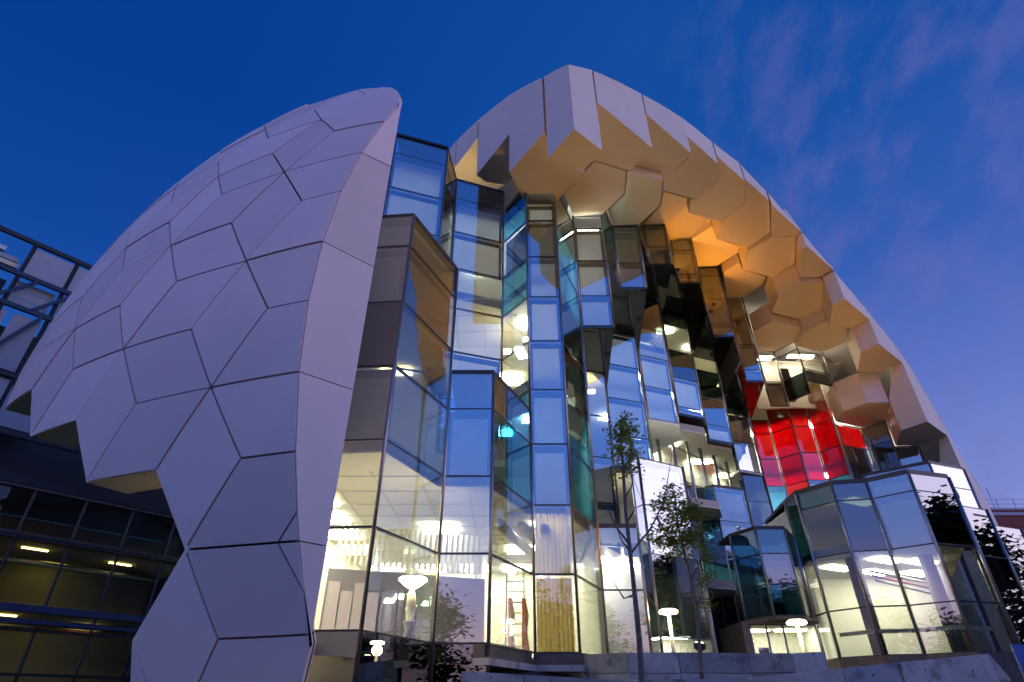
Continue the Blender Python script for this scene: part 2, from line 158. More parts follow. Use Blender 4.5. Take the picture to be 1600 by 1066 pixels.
def glass_mat(name, tint, base=.28, ior=1.5, wave=.0022, rcol=(.92, .97, 1.0)):
    m = bpy.data.materials.new(name); m.use_nodes = True
    N, L = m.node_tree.nodes, m.node_tree.links
    N.remove(N['Principled BSDF']); out = N['Material Output']
    tr = N.new('ShaderNodeBsdfTransparent'); tr.inputs[0].default_value = tint + (1,)
    gl = N.new('ShaderNodeBsdfGlossy'); gl.inputs['Roughness'].default_value = .0; gl.inputs[0].default_value = rcol + (1,)
    ge = N.new('ShaderNodeNewGeometry')
    dt = N.new('ShaderNodeVectorMath'); dt.operation = 'DOT_PRODUCT'; L.new(ge.outputs['Normal'], dt.inputs[0]); L.new(ge.outputs['Incoming'], dt.inputs[1])
    ab = N.new('ShaderNodeMath'); ab.operation = 'ABSOLUTE'; L.new(dt.outputs['Value'], ab.inputs[0])
    om = N.new('ShaderNodeMath'); om.operation = 'SUBTRACT'; om.inputs[0].default_value = 1.0; L.new(ab.outputs[0], om.inputs[1])
    pw = N.new('ShaderNodeMath'); pw.operation = 'POWER'; L.new(om.outputs[0], pw.inputs[0]); pw.inputs[1].default_value = 4.0
    mr = N.new('ShaderNodeMapRange'); L.new(pw.outputs[0], mr.inputs['Value']); mr.inputs['To Min'].default_value = base; mr.inputs['To Max'].default_value = 1.0
    mx = N.new('ShaderNodeMixShader'); L.new(mr.outputs[0], mx.inputs[0]); L.new(tr.outputs[0], mx.inputs[1]); L.new(gl.outputs[0], mx.inputs[2])
    if wave:
        tc = N.new('ShaderNodeTexCoord'); nz = N.new('ShaderNodeTexNoise'); nz.inputs['Scale'].default_value = .9; nz.inputs['Detail'].default_value = 1.5
        L.new(tc.outputs['Object'], nz.inputs['Vector'])
        bp = N.new('ShaderNodeBump'); bp.inputs['Strength'].default_value = 1.0; bp.inputs['Distance'].default_value = wave
        L.new(nz.outputs[0], bp.inputs['Height']); L.new(bp.outputs[0], gl.inputs['Normal'])
    L.new(mx.outputs[0], out.inputs[0])
    return m

M = {}
M['panel'] = mat('fibre_cement_panel', (.75, .605, .545), .62, var=.11, noise=.05, nscale=.55, bump=.10, bscale=60)
M['soffit'] = mat('soffit_panel_beige', (.82, .70, .57), .6, var=.05, noise=.03, nscale=.9, bump=.06, bscale=60)
M['joint'] = mat('dark_joint_backing', (.035, .034, .04), .8)
M['roof'] = mat('roof_membrane', (.45, .42, .43), .8, noise=.08, nscale=.6)
M['glass'] = glass_mat('facade_glass', (.90, .95, .94), .21)
M['glass_teal'] = glass_mat('teal_tinted_glass', (.30, .62, .70), .18, rcol=(.75, .95, 1.0))
M['glass_dark'] = glass_mat('dark_tinted_glass', (.16, .20, .20), .20)
M['glass_red'] = glass_mat('red_tinted_glass', (.86, .03, .05), .10)
M['glass_plain'] = glass_mat('clear_shop_glass', (.85, .88, .80), .03, 1.4, 0)
M['glass_low'] = glass_mat('low_reflection_glass', (.92, .92, .92), .07, 1.45)
M['soffit_glass'] = mat('black_glass_soffit', (.012, .013, .014), .06, spec=.9)
M['mullion'] = mat('anodised_mullion', (.30, .27, .27), .32, metal=.85, noise=.1, nscale=6)
M['transom'] = mat('dark_transom', (.045, .042, .045), .45, metal=.4)
def cloth_mat(name, color, trans=.5):
    m = bpy.data.materials.new(name); m.use_nodes = True
    N, L = m.node_tree.nodes, m.node_tree.links
    N.remove(N['Principled BSDF'])
    oi = N.new('ShaderNodeObjectInfo'); mr = N.new('ShaderNodeMapRange'); L.new(oi.outputs['Random'], mr.inputs['Value']); mr.inputs['To Min'].default_value = .86; mr.inputs['To Max'].default_value = 1.0
    tc = N.new('ShaderNodeTexCoord'); nz = N.new('ShaderNodeTexNoise'); nz.inputs['Scale'].default_value = 2.5; L.new(tc.outputs['Object'], nz.inputs['Vector'])
    m2 = N.new('ShaderNodeMapRange'); L.new(nz.outputs[0], m2.inputs['Value']); m2.inputs['To Min'].default_value = .9; m2.inputs['To Max'].default_value = 1.08
    mu = N.new('ShaderNodeMath'); mu.operation = 'MULTIPLY'; L.new(mr.outputs[0], mu.inputs[0]); L.new(m2.outputs[0], mu.inputs[1])
    vs = N.new('ShaderNodeVectorMath'); vs.operation = 'SCALE'; vs.inputs[0].default_value = color; L.new(mu.outputs[0], vs.inputs['Scale'])
    a = N.new('ShaderNodeBsdfDiffuse'); b = N.new('ShaderNodeBsdfTranslucent'); L.new(vs.outputs[0], a.inputs[0]); L.new(vs.outputs[0], b.inputs[0])
    mx = N.new('ShaderNodeMixShader'); mx.inputs[0].default_value = trans; L.new(a.outputs[0], mx.inputs[1]); L.new(b.outputs[0], mx.inputs[2])
    L.new(mx.outputs[0], N['Material Output'].inputs[0]); return m
M['blind'] = cloth_mat('white_roller_blind', (.86, .86, .86), .72)
M['gold'] = cloth_mat('gold_curtain_fabric', (.80, .63, .26), .6)
M['olive'] = cloth_mat('olive_roller_blind', (.46, .43, .28), .4)  # white blind with the soffit's brown reflection put into its colour
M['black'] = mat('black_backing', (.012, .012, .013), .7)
M['brown'] = mat('dark_brown_backing', (.055, .042, .034), .6)
M['red'] = cloth_mat('red_screen_fabric', (.80, .012, .035), .65)
M['orange_red'] = cloth_mat('orange_red_screen_fabric', (.85, .13, .04), .65)

M['white'] = mat('white_interior_paint', (.78, .76, .70), .7, noise=.03, nscale=.8)
M['ceiling'] = mat('ceiling_tile', (.80, .78, .70), .8, noise=.02, nscale=1.5)
M['greywall'] = mat('grey_felt_wall', (.16, .145, .17), .9, noise=.15, nscale=14)
M['mauve'] = mat('mauve_wall_panel', (.48, .40, .44), .8, var=.1)
M['floor'] = mat('interior_floor', (.42, .38, .32), .5, noise=.1, nscale=2)
M['duct'] = mat('galvanised_duct', (.55, .53, .48), .4, metal=.3, noise=.1, nscale=4)
M['lamp'] = mat('lit_lamp_diffuser', (1, .93, .75), .5, emit=40.0, ecol=(1.0, .90, .64))
M['lamp_soft'] = mat('luminous_ceiling_panel', (1, .95, .8), .5, emit=30.0, ecol=(1.0, .90, .62))
M['lamp_cool'] = mat('lit_cool_tube', (1, 1, 1), .5, emit=85.0, ecol=(.96, 1.0, .95))  # added lamps that brighten blinds and red screens from behind
M['lamp_warm'] = mat('lit_warm_globe', (1, .9, .7), .5, emit=60.0, ecol=(1.0, .78, .42))
M['lamp_dim'] = mat('dim_yellow_lamp', (1, .9, .5), .5, emit=9.0, ecol=(1.0, .82, .36))
M['orange_lamp'] = mat('orange_uplight_lens', (1, .6, .2), .5, emit=60.0, ecol=(1.0, .55, .12))
M['steel'] = mat('black_painted_steel', (.02, .022, .026), .45, metal=.3)
M['steel_blue'] = mat('blue_black_steel', (.02, .035, .06), .4, metal=.4)
M['pole'] = mat('pale_lamp_post_paint', (.68, .62, .52), .45)
M['concrete'] = mat('board_marked_concrete', (.38, .345, .31), .85, var=.3, noise=.18, nscale=2.2, bump=.5, bscale=14, stain=((.12, .11, .11), 3.2, .7))
M['plinth'] = mat('weathered_steel_plinth', (.10, .075, .06), .7, noise=.3, nscale=3)
M['grass'] = mat('park_lawn', (.045, .075, .025), .95, noise=.35, nscale=1.5, bump=.6, bscale=20)
M['paving'] = mat('grey_paving', (.22, .21, .20), .85, noise=.15, nscale=1.5)
M['bark'] = mat('young_bark', (.15, .11, .09), .9, noise=.3, nscale=12, bump=.5, bscale=40)
M['bark_dark'] = mat('dark_bark', (.05, .04, .032), .9, noise=.3, nscale=6)
M['leaf_a'] = cloth_mat('fresh_leaf', (.30, .36, .045), .45)
M['leaf_b'] = mat('dark_leaf', (.05, .075, .02), .6, noise=.45, nscale=3)
M['leaf_red'] = mat('russet_leaf', (.14, .04, .03), .6, noise=.4, nscale=5)
M['brick'] = mat('red_brick', (.22, .055, .045), .85, noise=.12, nscale=6, bump=.4, bscale=20)
M['stonecap'] = mat('pale_stone_band', (.45, .40, .42), .8)
M['hoarding'] = mat('blue_hoarding', (.05, .13, .38), .5, noise=.08, nscale=3)
M['frost'] = mat('frosted_panel', (.33, .36, .40), .6, var=.12, noise=.04, nscale=2)
M['copper'] = mat('copper_pipe', (.45, .12, .07), .4, metal=.3)
M['pipe'] = mat('pale_pipe', (.62, .58, .40), .5)
M['oliveroom'] = mat('olive_plaster', (.36, .33, .16), .9, noise=.12, nscale=1)
M['bluebeam'] = mat('blue_edge_beam', (.02, .05, .13), .4)
M['ladder'] = mat('aluminium_ladder', (.5, .5, .5), .35, metal=.7)
M['redcloth'] = mat('red_cloth', (.55, .08, .05), .85, noise=.1, nscale=5)
M['poster'] = mat('poster_paper', (.70, .74, .80), .7)
M['ink_blue'] = mat('poster_blue_ink', (.08, .10, .40), .7)
M['ink_orange'] = mat('poster_orange_ink', (.75, .28, .10), .7)

# ------------------------------------------------------------------ helpers
def link(name, me, m=None, parent=None, smooth=False):
    o = bpy.data.objects.new(name, me); COL.objects.link(o)
    if m is not None and me is not None and not me.materials: me.materials.append(m)
    if parent is not None: o.parent = parent
    if smooth and me is not None:
        for p in me.polygons: p.use_smooth = True
    return o
def empty(name, loc=(0, 0, 0), parent=None):
    o = bpy.data.objects.new(name, None); COL.objects.link(o); o.location = loc; o.empty_display_size = .3
    if parent is not None: o.parent = parent
    return o
def tag(o, label=None, cat=None, group=None, kind=None):
    if label: o['label'] = label
    if cat: o['category'] = cat
    if group: o['group'] = group
    if kind: o['kind'] = kind
    return o
def mesh(name, vs, fs):
    me = bpy.data.meshes.new(name); me.from_pydata([tuple(v) for v in vs], [], fs); me.validate(); me.update(); return me
def box8(p):  # 8 corners -> box faces
    return [(0, 3, 2, 1), (4, 5, 6, 7), (0, 1, 5, 4), (1, 2, 6, 5), (2, 3, 7, 6), (3, 0, 4, 7)]
def bar(name, a, b, w, d, m, parent, up=(0, 0, 1), bevel=False):
    """rectangular bar from a to b, w across, d along 'up x axis' normal"""
    a, b = Vector(a), Vector(b); ax = (b - a)
    L_ = ax.length; ax.normalize(); u = Vector(up)
    if abs(ax.dot(u)) > .98: u = Vector((1, 0, 0))
    s = ax.cross(u).normalized() * (w / 2); t = s.cross(ax).normalized() * (d / 2)
    vs = [a - s - t, a + s - t, a + s + t, a - s + t, b - s - t, b + s - t, b + s + t, b - s + t]
    return link(name, mesh(name, vs, box8(None)), m, parent)
def aabox(name, lo, hi, m, parent=None):
    x0, y0, z0 = lo; x1, y1, z1 = hi
    vs = [(x0, y0, z0), (x1, y0, z0), (x1, y1, z0), (x0, y1, z0), (x0, y0, z1), (x1, y0, z1), (x1, y1, z1), (x0, y1, z1)]
    return link(name, mesh(name, vs, box8(None)), m, parent)
def prism(name, poly, z0, z1, m, parent=None):
    """vertical prism; z1 number or list of heights per vertex"""
    n = len(poly)
    ar = sum(poly[i][0] * poly[(i + 1) % n][1] - poly[(i + 1) % n][0] * poly[i][1] for i in range(n))
    if ar < 0:
        poly = poly[::-1]
        if isinstance(z1, (list, tuple)): z1 = z1[::-1]
        if isinstance(z0, (list, tuple)): z0 = z0[::-1]
    zt = z1 if isinstance(z1, (list, tuple)) else [z1] * n
    zb = z0 if isinstance(z0, (list, tuple)) else [z0] * n
    vs = [(p[0], p[1], zb[i]) for i, p in enumerate(poly)] + [(p[0], p[1], zt[i]) for i, p in enumerate(poly)]
    fs = [tuple(range(n))[::-1], tuple(range(n, 2 * n))] + [(i, (i + 1) % n, n + (i + 1) % n, n + i) for i in range(n)]
    return link(name, mesh(name, vs, fs), m, parent)
def inset_poly(poly, d):
    n = len(poly); out = []
    ar = sum(poly[i][0] * poly[(i + 1) % n][1] - poly[(i + 1) % n][0] * poly[i][1] for i in range(n))
    sg = 1 if ar > 0 else -1
    for i in range(n):
        p0, p1, p2 = Vector(poly[i - 1]), Vector(poly[i]), Vector(poly[(i + 1) % n])
        e1, e2 = (p1 - p0).normalized(), (p2 - p1).normalized()
        n1, n2 = Vector((-e1.y, e1.x)) * sg, Vector((-e2.y, e2.x)) * sg
        k = 1 + n1.dot(n2)
        off = (n1 + n2) / max(k, .35) * d
        out.append((p1.x + off.x, p1.y + off.y))
    return out
def tube(bm, pts, rad, n=8):
    rings = []
    for i, p in enumerate(pts):
        p = Vector(p)
        a = Vector(pts[max(i - 1, 0)]); b = Vector(pts[min(i + 1, len(pts) - 1)])
        ax = (b - a).normalized(); u = Vector((1, 0, 0)) if abs(ax.x) < .9 else Vector((0, 1, 0))
        s = ax.cross(u).normalized(); t = s.cross(ax)
        rings.append([bm.verts.new(p + (s * math.cos(2 * math.pi * k / n) + t * math.sin(2 * math.pi * k / n)) * rad[i]) for k in range(n)])
    for i in range(len(rings) - 1):
        for k in range(n):
            bm.faces.new((rings[i][k], rings[i][(k + 1) % n], rings[i + 1][(k + 1) % n], rings[i + 1][k]))
    bm.faces.new(rings[0]); bm.faces.new(rings[-1])
def bm_obj(name, bm, m, parent=None, smooth=False):
    bmesh.ops.recalc_face_normals(bm, faces=bm.faces[:])
    me = bpy.data.meshes.new(name); bm.to_mesh(me); bm.free()
    return link(name, me, m, parent, smooth)
def tube_obj(name, pts, rad, m, parent=None, n=8):
    bm = bmesh.new(); r = rad if isinstance(rad, (list, tuple)) else [rad] * len(pts)
    tube(bm, pts, r, n); return bm_obj(name, bm, m, parent, True)
def lathe(name, prof, m, parent=None, n=20, loc=(0, 0, 0)):
    bm = bmesh.new(); rings = []
    for r, z in prof:
        rings.append([bm.verts.new((loc[0] + r * math.cos(2 * math.pi * k / n), loc[1] + r * math.sin(2 * math.pi * k / n), loc[2] + z)) for k in range(n)])
    for i in range(len(rings) - 1):
        for k in range(n): bm.faces.new((rings[i][k], rings[i][(k + 1) % n], rings[i + 1][(k + 1) % n], rings[i + 1][k]))
    bm.faces.new(rings[0]); bm.faces.new(rings[-1])
    return bm_obj(name, bm, m, parent, True)
def plight(name, loc, power, color=(1, .85, .6), radius=.12, parent=None):
    l = bpy.data.lights.new(name, 'POINT'); l.energy = power; l.color = color; l.shadow_soft_size = radius
    o = bpy.data.objects.new(name, l); COL.objects.link(o); o.location = loc
    if parent is not None: o.parent = parent
    return o
def slight(name, loc, target, power, color, cone, parent=None, radius=.1):
    l = bpy.data.lights.new(name, 'SPOT'); l.energy = power; l.color = color; l.spot_size = R(cone); l.spot_blend = .8; l.shadow_soft_size = radius
    o = bpy.data.objects.new(name, l); COL.objects.link(o); o.location = loc
    o.rotation_euler = (Vector(target) - Vector(loc)).to_track_quat('-Z', 'Y').to_euler()
    if parent is not None: o.parent = parent
    return o

# ================================================================== GROUND
g = link('ground', mesh('ground', [(-400, -400, -1.62), (400, -400, -1.62), (400, 400, -1.62), (-400, 400, -1.62)], [(0, 1, 2, 3)]), M['grass']); tag(g, kind='structure')
fc = prism('forecourt', [(1.5, 16.9), (3.0, 17.0), (8.6, 17.9), (20, 19.5), (44, 24), (44, 60), (1.5, 60)], -1.6, .30, M['paving']); tag(fc, kind='structure')
t1 = prism('planting_terrace', [(-1.4, 12.7), (4.6, 12.7), (8.0, 13.6), (10.5, 14.6), (9.0, 17.6), (1.7, 16.9), (-1.4, 14.6)], -1.6, .40, M['grass']); tag(t1, kind='structure')

# ================================================================== LIBRARY
lib = empty('library_building', (4, 16, -1.6))
tag(lib, 'domed library with pale honeycomb shell and crystalline glass facade glowing at dusk', 'library building')
def P_(o):  # parent keeping world coordinates
    return o
LIBM = Matrix.Translation(lib.location)
def lpart(o):
    o.parent = lib; o.matrix_parent_inverse = LIBM.inverted(); return o

# ---- left shell
EC, ER = Vector(DATA['EC']), Vector(DATA['ER'])
def unit(p): p = Vector(p) - EC; return Vector((p.x / ER.x, p.y / ER.y, p.z / ER.z))
def on_ell(q, off=0.0):
    q = q.normalized(); s = Vector((q.x * ER.x, q.y * ER.y, q.z * ER.z))
    nrm = Vector((q.x / ER.x, q.y / ER.y, q.z / ER.z)).normalized()
    return EC + s + nrm * off
def shell_panel(poly, m, parent, gap=.022, off=0.0, thick=.22, cuts=4, flat=None, name='shell_panel'):
    P = [Vector(p) for p in poly]; n = len(P); c = sum(P, Vector()) / n
    nv = flat if flat is not None else (lambda q: Vector((q.x / ER.x, q.y / ER.y, q.z / ER.z)).normalized())(unit(c).normalized())
    # inset towards inside of the polygon
    Q = []
    for i in range(n):
        p0, p1, p2 = P[i - 1], P[i], P[(i + 1) % n]
        e1, e2 = (p1 - p0).normalized(), (p2 - p1).normalized()
        n1, n2 = nv.cross(e1).normalized(), nv.cross(e2).normalized()
        if n1.dot(c - p1) < 0 and n2.dot(c - p1) < 0: n1, n2 = -n1, -n2
        elif n1.dot(c - (p0 + p1) / 2) < 0: n1 = -n1; n2 = n2 if n2.dot(c - (p1 + p2) / 2) > 0 else -n2
        k = max(1 + n1.dot(n2), .4)
        Q.append(p1 + (n1 + n2) / k * gap)
    bm = bmesh.new()
    vs = [bm.verts.new(q) for q in Q]
    f = bm.faces.new(vs)
    if cuts and flat is None:
        bmesh.ops.triangulate(bm, faces=[f])
        bmesh.ops.subdivide_edges(bm, edges=bm.edges[:], cuts=cuts, use_grid_fill=True)
        for v in bm.verts: v.co = on_ell(unit(v.co), off)
    elif flat is not None:
        for v in bm.verts: v.co += flat * off
    for f in bm.faces:
        f.normal_update()
    tot = sum((f.normal for f in bm.faces), Vector())
    if tot.dot(nv) < 0: bmesh.ops.reverse_faces(bm, faces=bm.faces[:])
    bmesh.ops.recalc_face_normals(bm, faces=bm.faces[:])
    tot = sum((f.normal for f in bm.faces), Vector())
    if tot.dot(nv) < 0: bmesh.ops.reverse_faces(bm, faces=bm.faces[:])
    front = bm.faces[:]
    ex = bmesh.ops.extrude_face_region(bm, geom=front)
    newv = [g_ for g_ in ex['geom'] if isinstance(g_, bmesh.types.BMVert)]
    # extruded copy stays outside; original moves in
    nset = set(newv)
    for v in bm.verts:
        if v not in nset: v.co -= nv * thick
    for f in bm.faces: f.smooth = False
    me = bpy.data.meshes.new(name); 
    bmesh.ops.recalc_face_normals(bm, faces=bm.faces[:])
    for f in bm.faces: f.smooth = f.normal.dot(nv) > .8
    for e_ in bm.edges:
        if len(e_.link_faces) == 2 and e_.link_faces[0].normal.dot(e_.link_faces[1].normal) < .7: e_.smooth = False
    bm.to_mesh(me); bm.free()
    return link(name, me, m, parent)
# backing sheet under the panels (dark, seen only in the joints)
bmb = bmesh.new()
for poly in DATA['tiles'] + DATA['extra']:
    Pp = [Vector(p) for p in poly]; c = sum(Pp, Vector()) / len(Pp)
    f = bmb.faces.new([bmb.verts.new(p - (c - p) * .006) for p in Pp])
bmesh.ops.triangulate(bmb, faces=bmb.faces[:])
bmesh.ops.subdivide_edges(bmb, edges=bmb.edges[:], cuts=2, use_grid_fill=True)
for v in bmb.verts: v.co = on_ell(unit(v.co), -.13)
shell = lpart(bm_obj('dome_shell', bmb, M['joint'])); shell['label'] = 'curved shell of pale diamond panels with dark joints'
shell_parent = shell
def child(o, par):
    o.parent = par; o.matrix_parent_inverse = par.matrix_world.inverted() if False else LIBM.inverted() if par is lib else Matrix.Identity(4); return o
# dome_shell has identity world offset: its own matrix_world = identity, so children keep world coordinates
for i, poly in enumerate(DATA['tiles'] + DATA['extra']):
    shell_panel(poly, M['panel'], shell, off=random.uniform(-.012, .02))
rn = Vector((math.cos(R(47.5)), -math.sin(R(47.5)), 0))
for poly in DATA['rims']:
    shell_panel(poly, M['panel'], shell, off=.0, thick=.5, flat=rn, gap=.012, name='rim_panel')
# inner return of the rim towards the glass
prism('rim_return', [(-3.50, 11.02), (-3.445, 11.06), (-4.3, 12.9), (-4.42, 12.84)], .95, 15.9, M['panel'], shell)
# undersides of the zigzag edge
B = [Vector(p) for p in DATA['bnd']]
for i in range(len(B) - 1):
    a, b = B[i], B[i + 1]
    q = unit((a + b) / 2).normalized(); inn = -Vector((q.x / ER.x, q.y / ER.y, q.z / ER.z)).normalized()
    inn.z *= .3; inn.normalize()
    d = .95
    lift = Vector((0, 0, .02))
    th = Vector((0, 0, .10))
    vs = [a, b, b + inn * d, a + inn * d, a + th, b + th, b + inn * d + th, a + inn * d + th]
    if a.z > b.z + .6 and i % 2 == 1 or abs(a.z - b.z) > .6:
        # steep edges: vertical cheek
        th = inn.cross(Vector((0, 0, 1))).normalized() * .08
        vs = [a, b, b + inn * d, a + inn * d, a + th, b + th, b + inn * d + th, a + inn * d + th]
    link('edge_return', mesh('edge_return', vs, box8(None)), M['soffit'], shell)

# ---- right fascia and honeycomb soffit
FR, FL = [Vector(p) for p in DATA['fr']], [Vector(p) for p in DATA['fl']]
f0 = FR[0]; fdir = (FR[-1] - FR[0]); fdir.z = 0; fdir.normalize()
ldir = (FL[-1] - FL[0]); ldir.z = 0; ldir.normalize()
def curve_z(pts, o, d, s):
    ss = [(p - o).to_2d().dot(d.to_2d()) for p in pts]
    if s <= ss[0]: return pts[0].z
    for i in range(len(ss) - 1):
        if s <= ss[i + 1]:
            t = (s - ss[i]) / max(ss[i + 1] - ss[i], 1e-6); return pts[i].z * (1 - t) + pts[i + 1].z * t
    return pts[-1].z
soff = lpart(empty('honeycomb_soffit')); soff.location = (0, 0, 0)
def fascia_s(x, y):
    v = Vector((x - f0.x, y - f0.y)); s = v.dot(fdir.to_2d()); dd = v.x * fdir.y - v.y * fdir.x
    return s, dd
def left_s(x, y):
    v = Vector((x - f0.x, y - f0.y)); s = v.dot(ldir.to_2d()); dd = v.x * ldir.y - v.y * ldir.x
    return s, dd
def cell(name, z, poly, parent, gap=.012, top_extra=2.2):
    # subdivide edges that lie on a fascia plane and give their tops the dome line
    pts, tops = [], []
    n = len(poly)
    for i in range(n):
        a, b = poly[i], poly[(i + 1) % n]
        sa, da = fascia_s(*a); sb, db = fascia_s(*b); la, ea = left_s(*a); lb, eb = left_s(*b)
        onR = abs(da) < .12 and abs(db) < .12; onL = abs(ea) < .12 and abs(eb) < .12
        k = 6 if (onR or onL) else 1
        for j in range(k):
            t = j / k; x, y = a[0] + (b[0] - a[0]) * t, a[1] + (b[1] - a[1]) * t
            if onR or (abs(da) < .12 and j == 0): zt = curve_z(FR, f0, fdir, sa + (sb - sa) * t if onR else sa)
            elif onL or (abs(ea) < .12 and j == 0): zt = curve_z(FL, f0, ldir, la + (lb - la) * t if onL else la)
            else: zt = z + top_extra
            pts.append((x, y)); tops.append(max(zt - .01, z + .2))
    ip = inset_poly(pts, gap)
    return prism(name, ip, z, tops, M['soffit'], parent)
CE = {k: (v[0], v[1]) for k, v in DATA['cells'].items()}
def snapR(p):   # drop a point on the fascia plane exactly
    s, _ = fascia_s(*p); return (f0.x + fdir.x * s, f0.y + fdir.y * s)
def snapL(p):
    s, _ = left_s(*p); return (f0.x + ldir.x * s, f0.y + ldir.y * s)
def fix(poly):
    out = []
    for p in poly:
        s, d = fascia_s(*p); l, e_ = left_s(*p)
        if abs(d) < .16 and s > -.2 and abs(e_) < .16 and l > -.2: out.append((f0.x, f0.y))
        elif abs(d) < .16 and s > -.2: out.append(snapR(p))
        elif abs(e_) < .16 and l > -.2: out.append(snapL(p))
        else: out.append(tuple(p))
    return out
# extend the cells that pass behind a neighbour so that no gap opens between them
CE['R1'] = (CE['R1'][0], CE['R1'][1][:3] + [[4.3, 17.2], [3.2, 16.8]])
CE['PK'] = (CE['PK'][0], CE['PK'][1])
CE['S1'] = (CE['S1'][0], [CE['S1'][1][0], CE['S1'][1][1], [1.75, 15.6], [3.05, 16.4], CE['S1'][1][4], CE['S1'][1][5]])
CE['S2'] = (CE['S2'][0], [CE['S2'][1][0], CE['S2'][1][1], [.5, 18.0], [-.2, 19.4], [-1.3, 19.2]])
CE['S3'] = (CE['S3'][0], [CE['S3'][1][0], CE['S3'][1][1], [-1.3, 19.4], [-.2, 21.8], [-.9, 22.3], [-3.0, 21.5]])
for nme, (z, poly) in CE.items():
    cell('soffit_cell', z, fix(poly), soff)
for nme, (z, poly) in DATA['ncells'].items():
    cell('soffit_cell', z, [tuple(p) for p in poly], soff, top_extra=1.5)
# last cells: end of the fascia on both sides
sR9 = fascia_s(*CE['R9'][1][2])[0]
eR = (f0.x + fdir.x * sR9, f0.y + fdir.y * sR9); sEnd = fascia_s(FR[-1].x, FR[-1].y)[0]
def edge_cell(s0, s1, zb, back, name='soffit_cell'):
    k = 8; front = []; tops = []
    for j in range(k + 1):
        s = s0 + (s1 - s0) * j / k; front.append((f0.x + fdir.x * s, f0.y + fdir.y * s)); tops.append(curve_z(FR, f0, fdir, s) - .01)
    poly = front + back; tz = tops + [tops[-1] - .2] * len(back)
    return prism(name, poly, zb, tz, M['soffit'], soff)
edge_cell(sR9 + .03, sEnd, -1.0, [(FR[-1].x - .6, FR[-1].y + 2.2), (CE['R9'][1][3][0] + .02, CE['R9'][1][3][1] + .03)])
lS3 = left_s(*CE['S3'][1][0])[0]; lE = left_s(FL[-1].x, FL[-1].y)[0]
pl = [(f0.x + ldir.x * s, f0.y + ldir.y * s) for s in (lS3 + .03, (lS3 + lE) / 2, lE)]
prism('soffit_cell', pl + [(-3.2, 23.6), (-2.6, 22.3)], 24.9, [curve_z(FL, f0, ldir, s) - .01 for s in (lS3 + .03, (lS3 + lE) / 2, lE)] + [26.4, 26.4], M['soffit'], soff)
# flanking dome skin turning away at the right end
prism('soffit_cell', [(FR[-1].x, FR[-1].y), (FR[-1].x + .5, FR[-1].y + .5), (FR[-1].x + .3, FR[-1].y + 4), (FR[-1].x - .6, FR[-1].y + 3)], -1.0, [11.2, 9.0, 9.0, 10.5], M['soffit'], soff)
# roof behind the fascia
front = FL[::-1] + FR[1:]
bmr = bmesh.new(); rows = []
for p in front:
    row = []
    away = Vector((p.x * .25 + .2, p.y, 0)).normalized() if p.x > 4 else Vector((.35, 1, 0)).normalized()
    for u_ in (0.06, 2, 5, 9, 14, 20):
        row.append(bmr.verts.new((p.x + away.x * u_, p.y + away.y * u_, max(p.z - .03 + .22 * u_ - .013 * u_ * u_, p.z - 8))))
    rows.append(row)
for i in range(len(rows) - 1):
    for j in range(5): bmr.faces.new((rows[i][j], rows[i + 1][j], rows[i + 1][j + 1], rows[i][j + 1]))
lpart(bm_obj('roof', bmr, M['roof'], None, True))

